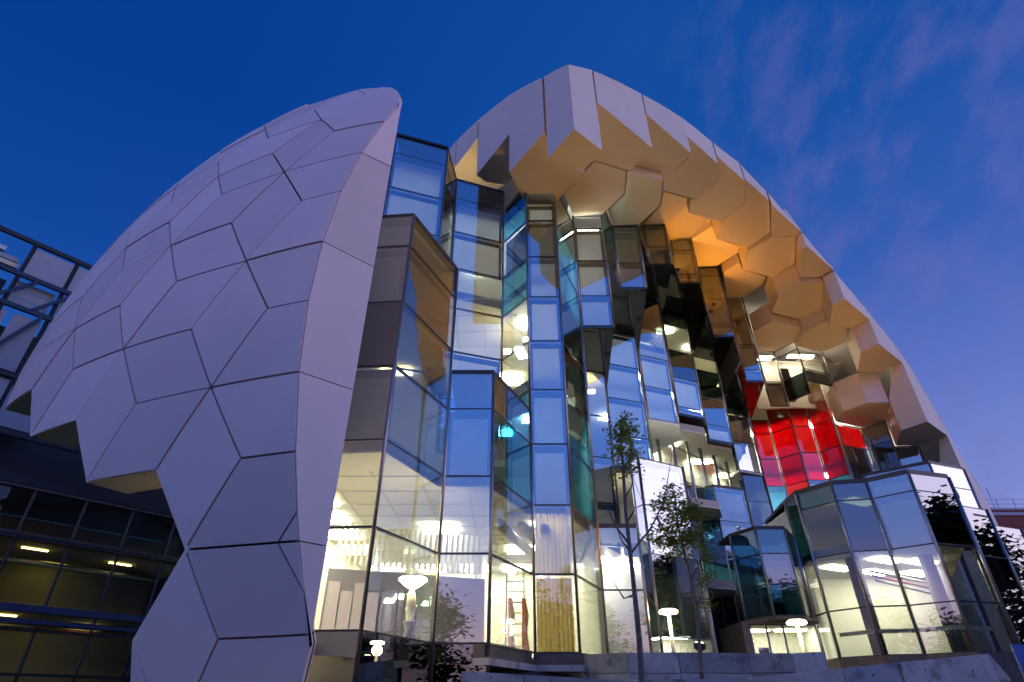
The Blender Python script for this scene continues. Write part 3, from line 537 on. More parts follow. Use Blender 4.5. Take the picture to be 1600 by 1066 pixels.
# ================================================================== GLASS FACADE
Z = lambda k: 1.33 + 2.0 * k
BL = {'b': 'blind', 'o': 'olive', 'k': 'black', 'n': 'brown', 'r': 'red', 'q': 'orange_red'}
mull_done = set()
def facet(bay, p, q, zs, kinds, glass='glass', edge=(1, 1), inside=None, mw=.075):
    """one flat glazed facet: plan points p,q (left,right seen from outside), z joints bottom to top, a kind per pane"""
    p, q = Vector(p), Vector(q); d = (q - p); L_ = d.length; d = d / L_
    out = Vector((d.y, -d.x))               # outward normal (towards the viewer) for left->right
    for i in range(len(zs) - 1):
        k = kinds[i] if i < len(kinds) else kinds[-1]
        z0, z1 = zs[i] + .015, zs[i + 1] - .015
        jit = [random.uniform(-.006, .006) for _ in range(3)]
        a, b = p + d * .02, q - d * .02
        o0 = out * (jit[0]); o1 = out * (jit[1]); o2 = out * jit[2]
        th = -out * .016
        c = [(a.x + o0.x, a.y + o0.y, z0), (b.x + o1.x, b.y + o1.y, z0), (b.x + o1.x + o2.x, b.y + o1.y + o2.y, z1), (a.x + o0.x + o2.x, a.y + o0.y + o2.y, z1)]
        bck = [(x + th.x, y + th.y, z_) for x, y, z_ in c]
        gm = glass
        if k == 't': gm = 'glass_teal'
        if k == 'x': gm = 'glass_dark'
        if k in 'rq': gm = 'glass_low'
        link('pane', mesh('pane', c + bck, [(0, 1, 2, 3), (7, 6, 5, 4), (0, 4, 5, 1), (1, 5, 6, 2), (2, 6, 7, 3), (3, 7, 4, 0)]), M[gm], bay)
        if k in BL:
            m_ = .13 * min(1, L_); dep = .16
            if k == 'k' or k == 'n': m_ = .03
            if k in 'rq': m_ = .0
            aa, bb = p + d * m_ - out * dep, q - d * m_ - out * dep
            zb0, zb1 = z0 + (.03 if k in 'bo' else -.015), z1 - (.24 if k in 'bo' else -.015)
            th2 = -out * .03
            vs = [(aa.x, aa.y, zb0), (bb.x, bb.y, zb0), (bb.x, bb.y, zb1), (aa.x, aa.y, zb1)]
            vs += [(x + th2.x, y + th2.y, z_) for x, y, z_ in vs]
            link('blind' if k in 'bo' else 'back_panel', mesh('blind', vs, [(0, 1, 2, 3), (7, 6, 5, 4), (0, 4, 5, 1), (1, 5, 6, 2), (2, 6, 7, 3), (3, 7, 4, 0)]), M[BL[k]], bay)
        if k in 'bo':   # added black strips stand for the dark room around the blind
            fo = -out * (dep + .02)
            o4 = [(p.x + fo.x, p.y + fo.y, z0 - .01), (q.x + fo.x, q.y + fo.y, z0 - .01), (q.x + fo.x, q.y + fo.y, z1 + .01), (p.x + fo.x, p.y + fo.y, z1 + .01)]
            i4 = [(v[0], v[1], v[2]) for v in vs[:4]]
            i4 = [(x - out.x * .02, y - out.y * .02, z_) for x, y, z_ in i4]
            link('blind_reveal', mesh('blind_reveal', o4 + i4, [(0, 1, 5, 4), (1, 2, 6, 5), (2, 3, 7, 6), (3, 0, 4, 7)]), M['black'], bay)
        if k == 'g':
            curtain(bay, p + d * .08 - out * .35, q - d * .08 - out * .35, zs[i] + .02, zs[i + 1] - .05)
    for z_ in zs:
        a, b = p - out * .04, q - out * .04
        bar('transom', (a.x, a.y, z_), (b.x, b.y, z_), .085, .045, M['transom'], bay)
    for e_, pt_ in ((edge[0], p), (edge[1], q)):
        key = (round(pt_.x, 1), round(pt_.y, 1), round(zs[0], 1))
        if e_ and key not in mull_done:
            mull_done.add(key)
            c_ = pt_ + out * .012
            tube_obj('mullion', [(c_.x, c_.y, zs[0] - .03), (c_.x, c_.y, zs[-1] + .03)], mw * .62, M['mullion'], bay, 6)
def curtain(bay, p, q, z0, z1, n=40):
    p, q = Vector(p), Vector(q); d = q - p; nrm = Vector((d.y, -d.x)).normalized()
    vs = []; fs = []
    for i in range(n + 1):
        c = p + d * (i / n) + nrm * (.05 * math.sin(i * 1.35) + .02 * math.sin(i * 3.1))
        vs += [(c.x, c.y, z0), (c.x, c.y, z1)]
    for i in range(n): fs.append((2 * i, 2 * i + 2, 2 * i + 3, 2 * i + 1))
    link('curtain', mesh('curtain', vs, fs), M['gold'], bay, True)
def bay(label):
    b = lpart(empty('glass_bay')); b['label'] = label; return b
def cap(bayo, poly, z, m='transom', th=.12, name='bay_roof'):
    prism(name, poly, z, z + th, M[m], bayo)

K_ = lambda a, b: [Z(k) for k in range(a, b + 1)]
A0, A1, A2 = (-4.35, 12.62), (-2.94, 12.5), (-1.84, 15.0)
Pr = (-.55, 15.0)
Bl, Br = (.62, 17.58), (1.83, 17.58)
C2l, C2r = (2.94, 20.15), (4.31, 20.15)
C = {2: (C2l, C2r, 20.1), 3: ((5.39, 22.66), (6.70, 22.66), 21.9), 4: ((8.05, 25.87), (9.35, 25.87), 25.1), 5: ((10.5, 28.4), (11.8, 28.4), 26.5),
     6: ((13.0, 31.04), (14.3, 31.04), 26.1), 7: ((15.56, 33.6), (16.77, 33.6), 25.4), 8: ((18.08, 36.15), (19.32, 36.15), 22.3)}
bA = bay('tall brown-edged glass bay beside the shell rim')
facet(bA, A0, A1, [-.9] + K_(0, 5) + [12.5], 'nccoxoc')
facet(bA, A1, A2, [-.9] + K_(0, 5) + [12.5], 'xccccoc')
cap(bA, [A0, A1, A2, (-2.0, 16.2), (-4.6, 15.6)], 12.5)
bP = bay('low glass bay with white blinds and bright room')
facet(bP, A2, Pr, [-.9] + K_(0, 3) + [8.5], 'xccbc')
facet(bP, Pr, Bl, K_(0, 3) + [8.5], 'cctcc')
cap(bP, [A2, Pr, Bl, (-.4, 18.6), (-1.9, 17.8)], 8.5)
bF = bay('upper glass wall above the low bay')
facet(bF, (-4.85, 15.7), (-2.77, 16.4), K_(4, 9) + [20.3], 'cbbbbc')
facet(bF, (-2.77, 16.4), (-2.53, 18.2), K_(4, 9) + [20.4], 'nnnnnn')
facet(bF, (-2.53, 18.2), (-.4, 18.95), K_(3, 9) + [20.45], 'bbccbbc')
facet(bF, (-.4, 18.95), Bl, K_(3, 8) + [18.9], 'tcctnt')
cap(bF, [(-4.85, 15.7), (-2.77, 16.4), (-2.53, 18.2), (-.4, 18.95), (-.5, 21), (-5, 20)], 20.46)
bB = bay('tall narrow glass column with pale blinds and gold curtain')
facet(bB, Bl, Br, K_(0, 8) + [18.35], 'ggbbbbbob')
facet(bB, Br, C2l, K_(0, 8) + [19.4], 'ccttxxttxx')
cap(bB, [Bl, Br, C2l, (1.5, 20.5), (-.3, 19.2)], 19.45, 'brown', .2)
# stepped upper bays
bots = {2: 13.74, 3: 17.77, 4: 22.0, 5: 22.7, 6: 20.4, 7: 18.5}
lev = lambda z0, z1: [z0] + [Z(k) for k in range(0, 14) if z0 + .35 < Z(k) < z1 - .35] + [z1]
kin = {2: 'bbbc', 3: 'boo', 4: 'oo', 5: 'oo', 6: 'onn', 7: 'bonn'}
for i in range(2, 8):
    l, r, top = C[i]; bt = bots[i]
    bb_ = bay('stepped upper glass bay, number %s back from the tall column' % ['', '', 'first', 'second', 'third', 'fourth', 'fifth', 'sixth'][i])
    facet(bb_, l, r, lev(bt, top), kin[i])
    pr_ = Br if i == 2 else C[i - 1][1]
    if i > 2:
        facet(bb_, pr_, l, lev(bt, top), 'xtx', edge=(0, 1))
bl_ = {1: ((4.79, 25.9), (6.80, 26.6)), 2: ((7.37, 28.4), (9.18, 29.1)), 3: ((9.85, 30.95), (11.62, 31.7)), 4: ((12.28, 33.5), (14.05, 34.2)), 5: ((14.75, 36.05), (16.6, 36.8))}
G1 = ((3.47, 23.75), (4.45, 24.05))
und = {2: [Br, C2l, C2r, bl_[1][0], G1[1], G1[0]], 3: [C2r, C[3][0], C[3][1], bl_[2][0], bl_[1][1], bl_[1][0]], 4: [C[3][1], C[4][0], C[4][1], bl_[3][0], bl_[2][1], bl_[2][0]],
       5: [C[4][1], C[5][0], C[5][1], bl_[4][0], bl_[3][1], bl_[3][0]], 6: [C[5][1], C[6][0], C[6][1], bl_[5][0], bl_[4][1], bl_[4][0]], 7: [C[6][1], C[7][0], C[7][1], (17.9, 39.4), bl_[5][1], bl_[5][0]]}
for i, poly in und.items():
    lpart(prism('bay_underside', poly, bots[i] - .12, bots[i] - .02, M['soffit_glass']))
bR = bay('recessed stepped glass wall mirroring the evening sky')
facet(bR, G1[0], G1[1], lev(5.6, 13.6), 'bbcc')
facet(bR, G1[1], bl_[1][0], lev(5.6, 13.6), 'x')
bzr = {1: (9.73, 17.7), 2: (13.33, 21.9), 3: (14.87, 22.6), 4: (14.3, 22.6), 5: (13.25, 20.3)}
bk = {1: 'bbbbx', 2: 'bbcxx', 3: 'bbxcx', 4: 'bnxcx', 5: 'bnxxx'}
prev = None
for i in range(1, 6):
    l, r = bl_[i]; z0, z1 = bzr[i]
    facet(bR, l, r, lev(z0, z1), bk[i])
    nx = bl_[i + 1][0] if i < 5 else (17.9, 39.6)
    facet(bR, r, nx, lev(max(z0, 9.6), z1), 'xxxxx', edge=(0, 0))
    back = [(nx[0] + .2, nx[1] + 1.0), (l[0] - .3, l[1] + 2.5)]
    lpart(prism('bay_underside', [l, r, nx] + [(nx[0] - 1.2, nx[1] + 2.2), (l[0] - .2, l[1] + 2.2)], z0 - .14, z0 - .03, M['white'] if i in (2, 5) else M['soffit_glass']))
# plain curtain wall deep in the recess
bH = bay('brown framed curtain wall deep under the stepped bays')
H0, H1 = Vector((7.2, 29.9)), Vector((16.6, 38.9))
n_h = 8
for j in range(n_h):
    a, b = H0 + (H1 - H0) * (j / n_h), H0 + (H1 - H0) * ((j + 1) / n_h)
    facet(bH, a, b, [7.0, 9.33, 11.33, 13.33, 15.2], 'nncc', mw=.16)
# low dark wall, teal bay, low blue bay
bL = bay('dark ground-floor glass between the curtain column and the entrance')
facet(bL, C2l, C2r, K_(0, 1) + [5.33], 'ccc')
cap(bL, [C2l, C2r, (5.0, 22.4), (3.4, 22.4)], 5.35)
facet(bL, C2r, (5.6, 24.3), lev(.5, 9.4), 'xxxx')
facet(bL, (5.6, 24.3), (7.9, 25.6), [.5, 2.4, 5.4, 7.4, 9.5], 'cxbb')
facet(bL, (7.9, 25.6), (10.9, 34.9), lev(.5, 9.5), 'cxxxx')
bT = bay('teal glass bay with a large pale blind pane')
T1, T2, T3, T4 = (11.1, 35.0), (11.52, 34.35), (12.03, 33.7), (14.15, 34.4)
facet(bT, T1, T2, lev(1.33, 11.33), 'ttttt')
facet(bT, T2, T3, lev(1.33, 11.33), 'ttttt')
facet(bT, T3, T4, lev(1.33, 11.33), 'xxtbb')
cap(bT, [T1, T2, T3, T4, (14.9, 36.5), (11.5, 36.2)], 11.35)
facet(bT, T4, (15.0, 36.4), lev(1.33, 13.2), 'x')
facet(bT, (15.0, 36.4), (16.7, 37.0), lev(1.33, 13.2), 'xxbxxx')
facet(bT, (16.7, 37.0), (17.9, 39.6), lev(1.33, 13.2), 'x')
# red rooms
bD = bay('red lit rooms behind glass near the right end')
Ra = [(17.9, 39.6), (19.2, 39.6), (20.26, 38.3), (21.6, 38.3), (22.45, 36.9)]
zr = [7.5, 9.33, 11.33, 13.33, 15.33, 17.33, 19.6]
facet(bD, Ra[0], Ra[1], zr[:-1] + [18.4], 'xxtrrr')
facet(bD, Ra[1], Ra[2], zr, 'xtqrrr')
facet(bD, Ra[2], Ra[3], zr, 'xbbrrr')
facet(bD, Ra[3], Ra[4], zr, 'tttrrr')
bY = bay('warm yellow lit corner windows under the soffit')
yz = [17.9, 19.8, 21.7, 22.3]
facet(bY, C[8][0], C[8][1], yz, 'occ', 'glass_low')
facet(bY, C[8][1], (20.28, 34.72), [18.2, 19.8, 21.7, 22.3], 'xcc', 'glass_low')
facet(bY, (20.28, 34.72), (22.5, 35.6), [19.2, 20.1, 22.0], 'nc', 'glass_low')
facet(bY, C[7][1], C[8][0], lev(17.9, 24.0), 'xxx')
bE = bay('dark panes at the right end with one red pane')
m6, m7, m8, m9 = (22.5, 36.85), (24.8, 37.75), (25.72, 36.45), (27.3, 36.35)
facet(bE, m6, m7, [9.0, 13.2, 15.3, 16.9], 'xnr')
facet(bE, m7, m8, [9.0, 13.2, 15.5, 17.0], 'xno')
facet(bE, m8, m9, [9.0, 12.4, 13.5, 15.0], 'xbn')
# pavilion
PV = [(12.55, 26.3), (12.52, 25.0), (13.46, 23.7), (14.77, 23.4), (15.9, 22.3), (17.9, 22.9)]
bV = bay('two-storey corner glass pavilion with brightly lit room')
pz = [1.72, 3.33, 5.33, 7.35, 8.05]
pk = ['cctt', 'ccct', 'ccxx', 'ccoo', 'ccxx']
for i in range(5):
    facet(bV, PV[i], PV[i + 1], pz, pk[i], mw=.10)
cap(bV, PV + [(20.5, 26), (19, 30), (13, 30)], 8.07, 'transom', .15)
prism('plinth', [(12.35, 26.2), (12.4, 24.9), (13.4, 23.55), (14.75, 23.25), (15.85, 22.12), (18.0, 22.75), (24, 30), (12.4, 30)], -1.0, 1.70, M['plinth'], bV)
bW = bay('narrow glass fins stepping back at the far right')
facet(bW, (17.9, 22.9), (18.7, 24.2), pz, 'ccxx')
facet(bW, (18.7, 24.2), (20.6, 25.0), [1.72, 3.33, 5.33, 7.35], 'xxxx')
facet(bW, (20.6, 25.0), (21.3, 26.3), [1.72, 3.33, 5.33, 7.35], 'x')
facet(bW, (21.3, 26.3), (23.6, 27.2), [1.72, 3.33, 5.33, 7.1], 'xxxx')
facet(bW, (23.6, 27.2), (26.5, 31.5), [1.72, 3.33, 5.33, 6.9], 'xxxx')
cap(bW, [(17.9, 22.9), (18.7, 24.2), (20.6, 25.0), (21.3, 26.3), (23.6, 27.2), (24, 31), (18, 30)], 7.0, 'transom', .1)
bU = bay('raised pale glass box on the pavilion roof')
facet(bU, (17.0, 26.9), (19.05, 25.15), [7.9, 9.55], 'n')
facet(bU, (19.05, 25.15), (21.2, 26.0), [6.2, 7.6, 8.55, 9.55], 'xbb')
facet(bU, (21.2, 26.0), (22.0, 28.0), [6.2, 7.6, 8.55, 9.4], 'xxx')
cap(bU, [(17.0, 26.9), (19.05, 25.15), (21.2, 26.0), (22, 28), (18, 29)], 9.56)
# entrance bay
bN = bay('low entrance bay over lit glass doors')
l1, l2, l3 = (9.7, 26.3), (10.38, 25.0), (11.6, 25.0)
ez = [3.2, 4.35, 5.55, 6.55]
facet(bN, l1, l2, ez, 'ttt'); facet(bN, l2, l3, ez, 'tot'); facet(bN, l3, (12.5, 26.3), ez, 'xcx')
cap(bN, [l1, l2, l3, (12.5, 26.3), (12.5, 28), (9.7, 28)], 6.56)
cap(bN, [l1, l2, l3, (12.5, 26.3), (12.5, 27.2), (9.7, 27.2)], 3.06, 'plinth', .12, 'canopy')
for j in range(4):
    xa, xb = 9.55 + j * .68, 9.55 + (j + 1) * .68
    facet(bN, (xa, 25.75 + .02 * j), (xb, 25.75 + .02 * (j + 1)), [.35, 2.95], 'c', mw=.07)
# ================================================================== INTERIOR
inr = lpart(empty('interior'))
Llow = [(-4.6, 13.0), (-3.0, 12.85), (-2.0, 15.35), (-.65, 15.35), (.5, 17.95), (1.7, 17.95), (2.75, 20.5), (2.75, 28), (-7, 28), (-7, 13.2)]
Lmid = [(-4.6, 13.0), (-3.0, 12.85), (-2.15, 14.9), (-2.3, 18.6), (-.45, 19.35), (.6, 17.95), (1.7, 17.95), (2.75, 20.5), (2.75, 28), (-7, 28), (-7, 13.2)]
Lup = [(-5.0, 16.1), (-2.9, 16.8), (-2.6, 18.5), (-.45, 19.35), (.6, 17.95), (1.7, 17.95), (2.75, 20.5), (2.75, 28), (-7, 28), (-7, 16.2)]
prism('floor_slab', Llow, .9, 1.25, M['floor'], inr)
def storey(poly, zc, th=.45):
    prism('ceiling', poly, zc, zc + .05, M['ceiling'], inr)
    prism('floor_slab', inset_poly(poly, .03), zc + .06, zc + th, M['floor'], inr)
storey(Llow, 5.15); storey(Lmid, 9.5); storey(Lup, 14.0); storey(Lup, 18.6)
Rr = [(2.95, 20.6), (3.6, 24.2), (5.0, 26.4), (6.8, 27.0), (7.4, 28.8), (9.2, 29.5), (9.9, 31.4), (11.6, 32.1), (12.3, 33.9), (14.0, 34.6), (14.7, 36.5), (16.5, 37.2), (17.8, 40.0), (19.3, 40.0), (20.3, 38.7), (21.7, 38.7), (22.6, 37.3), (24.8, 38.2), (25.9, 36.9), (27.0, 36.9), (27, 48), (2.95, 48)]
for zc in (5.3, 9.5, 14.0, 18.0, 22.4): storey(Rr, zc)
# back and party walls
def wall(p, q, z0, z1, m='white', th=.2):
    p, q = Vector(p), Vector(q); d = (q - p).normalized(); n_ = Vector((-d.y, d.x)) * th
    prism('inner_wall', [tuple(p), tuple(q), tuple(q + n_), tuple(p + n_)], z0, z1, M[m], inr)
wall((-7, 27), (2.8, 27), .9, 22)
wall((2.85, 28), (2.85, 20.75), .9, 20)
wall((-6.5, 16.4), (-6.5, 27), 1.25, 18.4); wall((-6.5, 13.4), (-6.5, 16.38), 1.25, 9.4)
wall((5.5, 47), (27, 47), .3, 24); wall((27.2, 36.6), (27.2, 47), .3, 17)
wall((6.0, 31), (18, 43), .4, 22.3, 'white'); wall((18, 43), (27, 43), .4, 22.3, 'white')
wall((15.6, 36.4), (17.2, 39.5), 14.2, 18, 'greywall'); wall((17.9, 37.9), (20.4, 37.6), 18.5, 22.4); wall((20.4, 37.6), (23.6, 37.9), 18.5, 22.4)
tube_obj('column', [(21.6, 36.6, 18.5), (21.6, 36.6, 20.75)], .5, M['white'], inr, 16); aabox('cabinet', (19.55, 36.35, 18.5), (20.1, 36.8, 21.0), M['brown'], inr)
# upper bay back walls (so the dark bays do not show sky)
for i in range(3, 8):
    l, r, top = C[i]
    wall((l[0] - 1.0, l[1] + 1.6), (r[0] + .2, r[1] + 2.6), bots[i], top + .3, 'brown')
# low room details: felt wall, mauve panels, slatted band, ducts
wall((-5.6, 18.6), (-.9, 20.4), 1.25, 3.7, 'greywall')
for j in range(4):
    a = Vector((-5.5, 18.45)) + Vector((.35, .134)) * j * 1.05; b = a + Vector((.33, .126))
    prism('wall_panel', [tuple(a), tuple(b), (b.x - .02, b.y + .08), (a.x - .02, a.y + .08)], [1.3, 1.3, 1.3, 1.3], [3.3 - .25 * (j % 2)] * 4, M['mauve'], inr)
for j in range(26):
    a = (-5.3 + j * .17, 18.2 + j * .065)
    bar('slat', (a[0], a[1], 3.75), (a[0] + .05, a[1], 4.95), .03, .10, M['white'], inr)
for j in range(3):
    tube_obj('duct', [(-.4 + j * .7, 17.4 + j * .3, 4.72), (.9 + j * .7, 22.0, 4.72)], .16, M['duct'], inr, 10)
for x in (-5.2, -1.2, 1.2):
    tube_obj('column', [(x, 23.0, 1.25), (x, 23.0, 5.15)], .22, M['white'], inr, 12)
# lay-in ceiling grid lines (proud tees)
for zc, xs, ys in ((5.15, [-6 + 1.2 * i for i in range(8)], [14.5 + 1.2 * i for i in range(10)]), (14.0, [-6 + 1.2 * i for i in range(8)], [18.6 + 1.2 * i for i in range(7)])):
    for x in xs:
        y0 = 19.8 if zc > 10 else max(13.4, 15.6 + (x + 2) * .9)
        bar('ceiling_tee', (x, y0, zc - .008), (x, 26.8, zc - .008), .035, .016, M['duct'], inr)
    for y in ys:
        if zc < 10: x1 = -3.1 + max(0, (y - 13.2)) * .62
        else: x1 = .2
        bar('ceiling_tee', (-6.4, y, zc - .012), (min(x1, 2.6), y, zc - .012), .035, .016, M['duct'], inr)
# ceiling lights (lit) below the ceilings; cool ones added to backlight blinds and screens
def clight(x, y, z, lx=1.2, ly=.28, m='lamp', rot=0.0):
    o = aabox('ceiling_light', (-lx / 2, -ly / 2, -.03), (lx / 2, ly / 2, .03), M[m], inr); o.location = (x, y, z); o.rotation_euler = (0, 0, rot); return o
LIGHTS = []
for x, y in ((-5.7, 14.6), (-5.7, 16.4), (-5.8, 18.2), (-5.8, 20.2), (-5.2, 25.6), (-3.4, 25.8), (-1.6, 25.8), (.2, 25.8), (1.8, 25.6), (-5.8, 22.5), (-2.4, 19.4), (.4, 22.4)):
    LIGHTS.append((x, y, 5.11, 1.17, 1.17, 'lamp_soft'))
LIGHTS += [(1.1, 18.9, 5.1, .9, .4, 'lamp'),
 (-3.8, 16.5, 9.4, 1.0, .4, 'lamp_dim'), (-.6, 21.5, 9.42, 1.2, .5, 'lamp_cool'), (1.0, 20.2, 9.42, 1.2, .6, 'lamp_cool'),
 (-2.2, 25.4, 13.92, 1.2, 1.1, 'lamp'), (-.2, 20.9, 12.9, .3, .3, 'lamp_warm'), (.55, 19.0, 12.3, .22, .22, 'lamp_warm'), (-4.4, 25.2, 13.92, 1.2, 1.1, 'lamp'), (-.2, 25.2, 13.92, 1.2, 1.1, 'lamp'), (-4.2, 19.2, 13.92, 1.0, .4, 'lamp_cool'), (1.0, 20.3, 13.92, 1.2, .6, 'lamp_cool'),
 (-3.9, 19.6, 18.52, 1.2, .5, 'lamp_cool'), (-1.5, 22.2, 18.52, 1.2, .5, 'lamp_cool'), (1.0, 20.3, 18.4, 1.2, .6, 'lamp_cool'),
 (3.9, 25.1, 13.2, .32, .32, 'lamp_warm'), (4.4, 26.5, 8.8, .8, .3, 'lamp_dim'), (3.7, 20.6, 19.7, 1.0, .12, 'lamp'), (3.6, 21.6, 17.2, .9, .5, 'lamp_cool'),
 (9.5, 33.5, 13.92, 1.6, .5, 'lamp'), (12.5, 36.5, 13.92, 1.6, .5, 'lamp'), (15.0, 39.2, 13.92, 1.4, .5, 'lamp'),
 (7.2, 29.8, 22.3, 1.2, .5, 'lamp'), (10.6, 33.4, 22.3, 1.2, .5, 'lamp'), (13.2, 35.6, 22.3, 1.2, .5, 'lamp'), (16.0, 38.0, 17.8, 1.2, .3, 'lamp_dim'), (15.4, 37.6, 20.3, .4, .4, 'lamp_warm'),
 (18.9, 36.9, 22.2, 1.0, .5, 'lamp'), (21.0, 36.6, 22.2, 1.0, .4, 'lamp'), (22.0, 36.7, 22.2, .8, .4, 'lamp'),
 (18.6, 41.2, 17.9, 1.2, .5, 'lamp_cool'), (20.4, 40.2, 17.9, 1.2, .5, 'lamp_cool'), (22.0, 39.6, 17.9, 1.2, .5, 'lamp_cool'), (18.6, 41.2, 13.92, 1.2, .5, 'lamp_cool'), (20.6, 40.0, 13.92, 1.2, .5, 'lamp_cool'), (22.3, 39.2, 13.92, 1.2, .5, 'lamp_cool'), (23.9, 39.4, 17.0, 1.0, .4, 'lamp_cool'),
 (13.3, 35.7, 9.42, 1.2, .5, 'lamp_cool'), (13.0, 35.6, 11.2, .9, .4, 'lamp_cool'), (16.0, 38.4, 9.42, 1.0, .4, 'lamp_cool'), (6.9, 26.6, 9.4, 1.0, .4, 'lamp_cool')]
for i in range(1, 6):
    l, r = bl_[i]; x, y = (l[0] + r[0]) / 2 - .1, (l[1] + r[1]) / 2 + 3.4
    LIGHTS.append((x, y, 17.92, 1.2, .5, 'lamp_cool'))  # added to brighten the blinds of the recessed bays
    if i < 3: LIGHTS.append((x, y, 13.92, 1.2, .5, 'lamp_cool'))
for L_ in LIGHTS: clight(*L_)
# pavilion interior
PVin = [(12.8, 26.4), (12.75, 25.2), (13.6, 24.0), (14.9, 23.7), (16.0, 22.65), (17.6, 23.2), (22, 31), (12.8, 31)]
prism('floor_slab', PVin, 1.2, 1.70, M['floor'], inr)
prism('ceiling', PVin, 5.36, 5.42, M['ceiling'], inr); prism('floor_slab', inset_poly(PVin, .02), 5.43, 5.7, M['floor'], inr)
prism('ceiling', PVin, 7.9, 8.0, M['ceiling'], inr)
wall((12.9, 29.5), (21.0, 29.5), 1.7, 8.0); wall((13.0, 26.6), (13.0, 29.5), 1.7, 8.0)
for x, y, z, m_ in ((15.6, 25.2, 4.95, 'lamp_cool'), (17.3, 25.6, 4.95, 'lamp_cool'), (14.4, 26.8, 4.95, 'lamp'), (16.6, 27.8, 4.95, 'lamp_cool'), (18.6, 28.0, 4.95, 'lamp'), (15.5, 25.5, 7.5, 'lamp_dim')):
    clight(x, y, 5.32 if z < 5 else 7.86, 1.6, .6, ('lamp' if x == 16.6 else 'lamp_soft') if z < 5 else 'lamp_dim', .5)
for (x, y) in ((14.1, 25.0), (16.9, 24.6), (18.4, 26.2)):
    tube_obj('column', [(x, y, 1.7), (x, y, 5.36)], .26, M['greywall'], inr, 12)
for j in range(3):
    tube_obj('pipe', [(14.2 + j * .25, 24.2 + j * .3, 4.7 - .12 * j), (19.5, 27.6 + j * .4, 4.7 - .12 * j)], .05, M['copper' if j == 1 else 'duct'], inr, 8)
bar('handrail', (13.0, 25.5, 2.55), (13.7, 24.3, 2.55), .05, .14, M['pipe'], inr); bar('handrail', (13.7, 24.3, 2.55), (15.0, 24.0, 2.55), .05, .14, M['pipe'], inr)
bar('handrail', (15.0, 24.0, 2.55), (16.0, 23.0, 2.55), .05, .14, M['pipe'], inr); bar('handrail', (16.0, 23.0, 2.55), (17.6, 23.5, 2.55), .05, .14, M['pipe'], inr)
# entrance hall
aabox('door_surround', (9.22, 25.62, .3), (9.5, 28.6, 3.05), M['plinth'], inr); aabox('door_head', (9.22, 25.60, 2.97), (12.35, 25.74, 3.05), M['plinth'], inr)
wall((9.5, 28.6), (12.7, 28.6), .3, 2.94); prism('ceiling', [(9.52, 25.95), (12.6, 25.95), (12.6, 28.6), (9.52, 28.6)], 2.95, 3.04, M['ceiling'], inr)
clight(10.4, 27.6, 2.92, 1.2, .5, 'lamp_soft'); clight(11.9, 27.4, 2.92, 1.2, .5, 'lamp_soft')
# bright lobby behind the dark ground-floor glass
wall((5.0, 27.5), (9.0, 28.5), .3, 5.2); clight(6.6, 27.0, 2.6, 1.6, .5, 'lamp'); clight(3.7, 24.9, 5.22, 1.2, .8, 'lamp'); clight(5.2, 26.0, 5.22, 1.0, .8, 'lamp_soft')
wall((2.95, 25.5), (5.6, 25.8), .3, 5.2); prism('floor_slab', [(2.9, 20.4), (4.3, 20.4), (5.6, 24.6), (8, 25.9), (9.4, 29), (2.9, 29)], .1, .45, M['floor'], inr)
# entrance poster
ps = aabox('poster', (9.86, 26.02, 1.25), (10.28, 26.05, 2.15), M['poster'], inr)
for r_ in range(3):
    for c_ in range(4):
        aabox('poster_print', (9.92 + c_ * .085, 26.012, 1.95 - r_ * .16), (9.965 + c_ * .085, 26.018, 2.06 - r_ * .16), M['ink_orange' if r_ == 1 else 'ink_blue'], ps)
# shallow roof over the lower parts that would otherwise be open
prism('terrace_deck', [(-4.9, 15.9), (-2.8, 16.6), (-2.55, 18.4), (-2.0, 15.2), (-3.0, 12.9), (-4.4, 12.9)], 12.3, 12.45, M['roof'], inr)

# ================================================================== facade flood lights
def flood(name_label, loc, target, power, color, cone, mlens='lamp_warm', size=.16):
    o = empty('floodlight', loc); tag(o, name_label, 'floodlight', 'facade floodlights')
    aim = (Vector(target) - Vector(loc)).normalized()
    q = aim.to_track_quat('Z', 'Y').to_matrix().to_4x4()
    b_ = lathe('housing', [(.35 * size, -size), (.9 * size, -.6 * size), (size, 0), (size, .12 * size)], M['steel'], o); b_.matrix_local = q
    l_ = lathe('lens', [(.85 * size, .13 * size), (.8 * size, .2 * size), (.2 * size, .24 * size)], M[mlens], o); l_.matrix_local = q
    aabox('bracket', (-.03, -.03, -size * 1.6), (.03, .03, -size * .5), M['steel'], o)
    s_ = slight('beam', aim * (size * .4), (0, 0, 0), power, color, cone, o); s_.rotation_euler = aim.to_track_quat('-Z', 'Y').to_euler()
    return o
WARM = (1.0, .45, .06); ORG = (1.0, .36, .03)
flood('small warm uplight on top of the concrete wall beside the thin tree', (5.0, 17.3, 1.5), (8, 20, 24), 1700, WARM, 125)
flood('starry warm floodlight on the pavilion roof edge', (18.6, 30.6, 10.6), (18, 28, 24), 950, WARM, 150)
flood('orange uplight high on the fourth stepped bay', (10.45, 28.0, 23.4), (11.5, 26.6, 27), 460, ORG, 165, 'orange_lamp', .12)
flood('orange uplight high on the fifth stepped bay', (13.3, 30.6, 22.6), (14.0, 29.6, 26), 460, ORG, 165, 'orange_lamp', .12)
flood('yellow uplight high in the left corner below the fascia', (-2.7, 20.3, 21.3), (-2.3, 20.9, 25), 200, (1.0, .74, .28), 160, 'lamp_warm', .1)

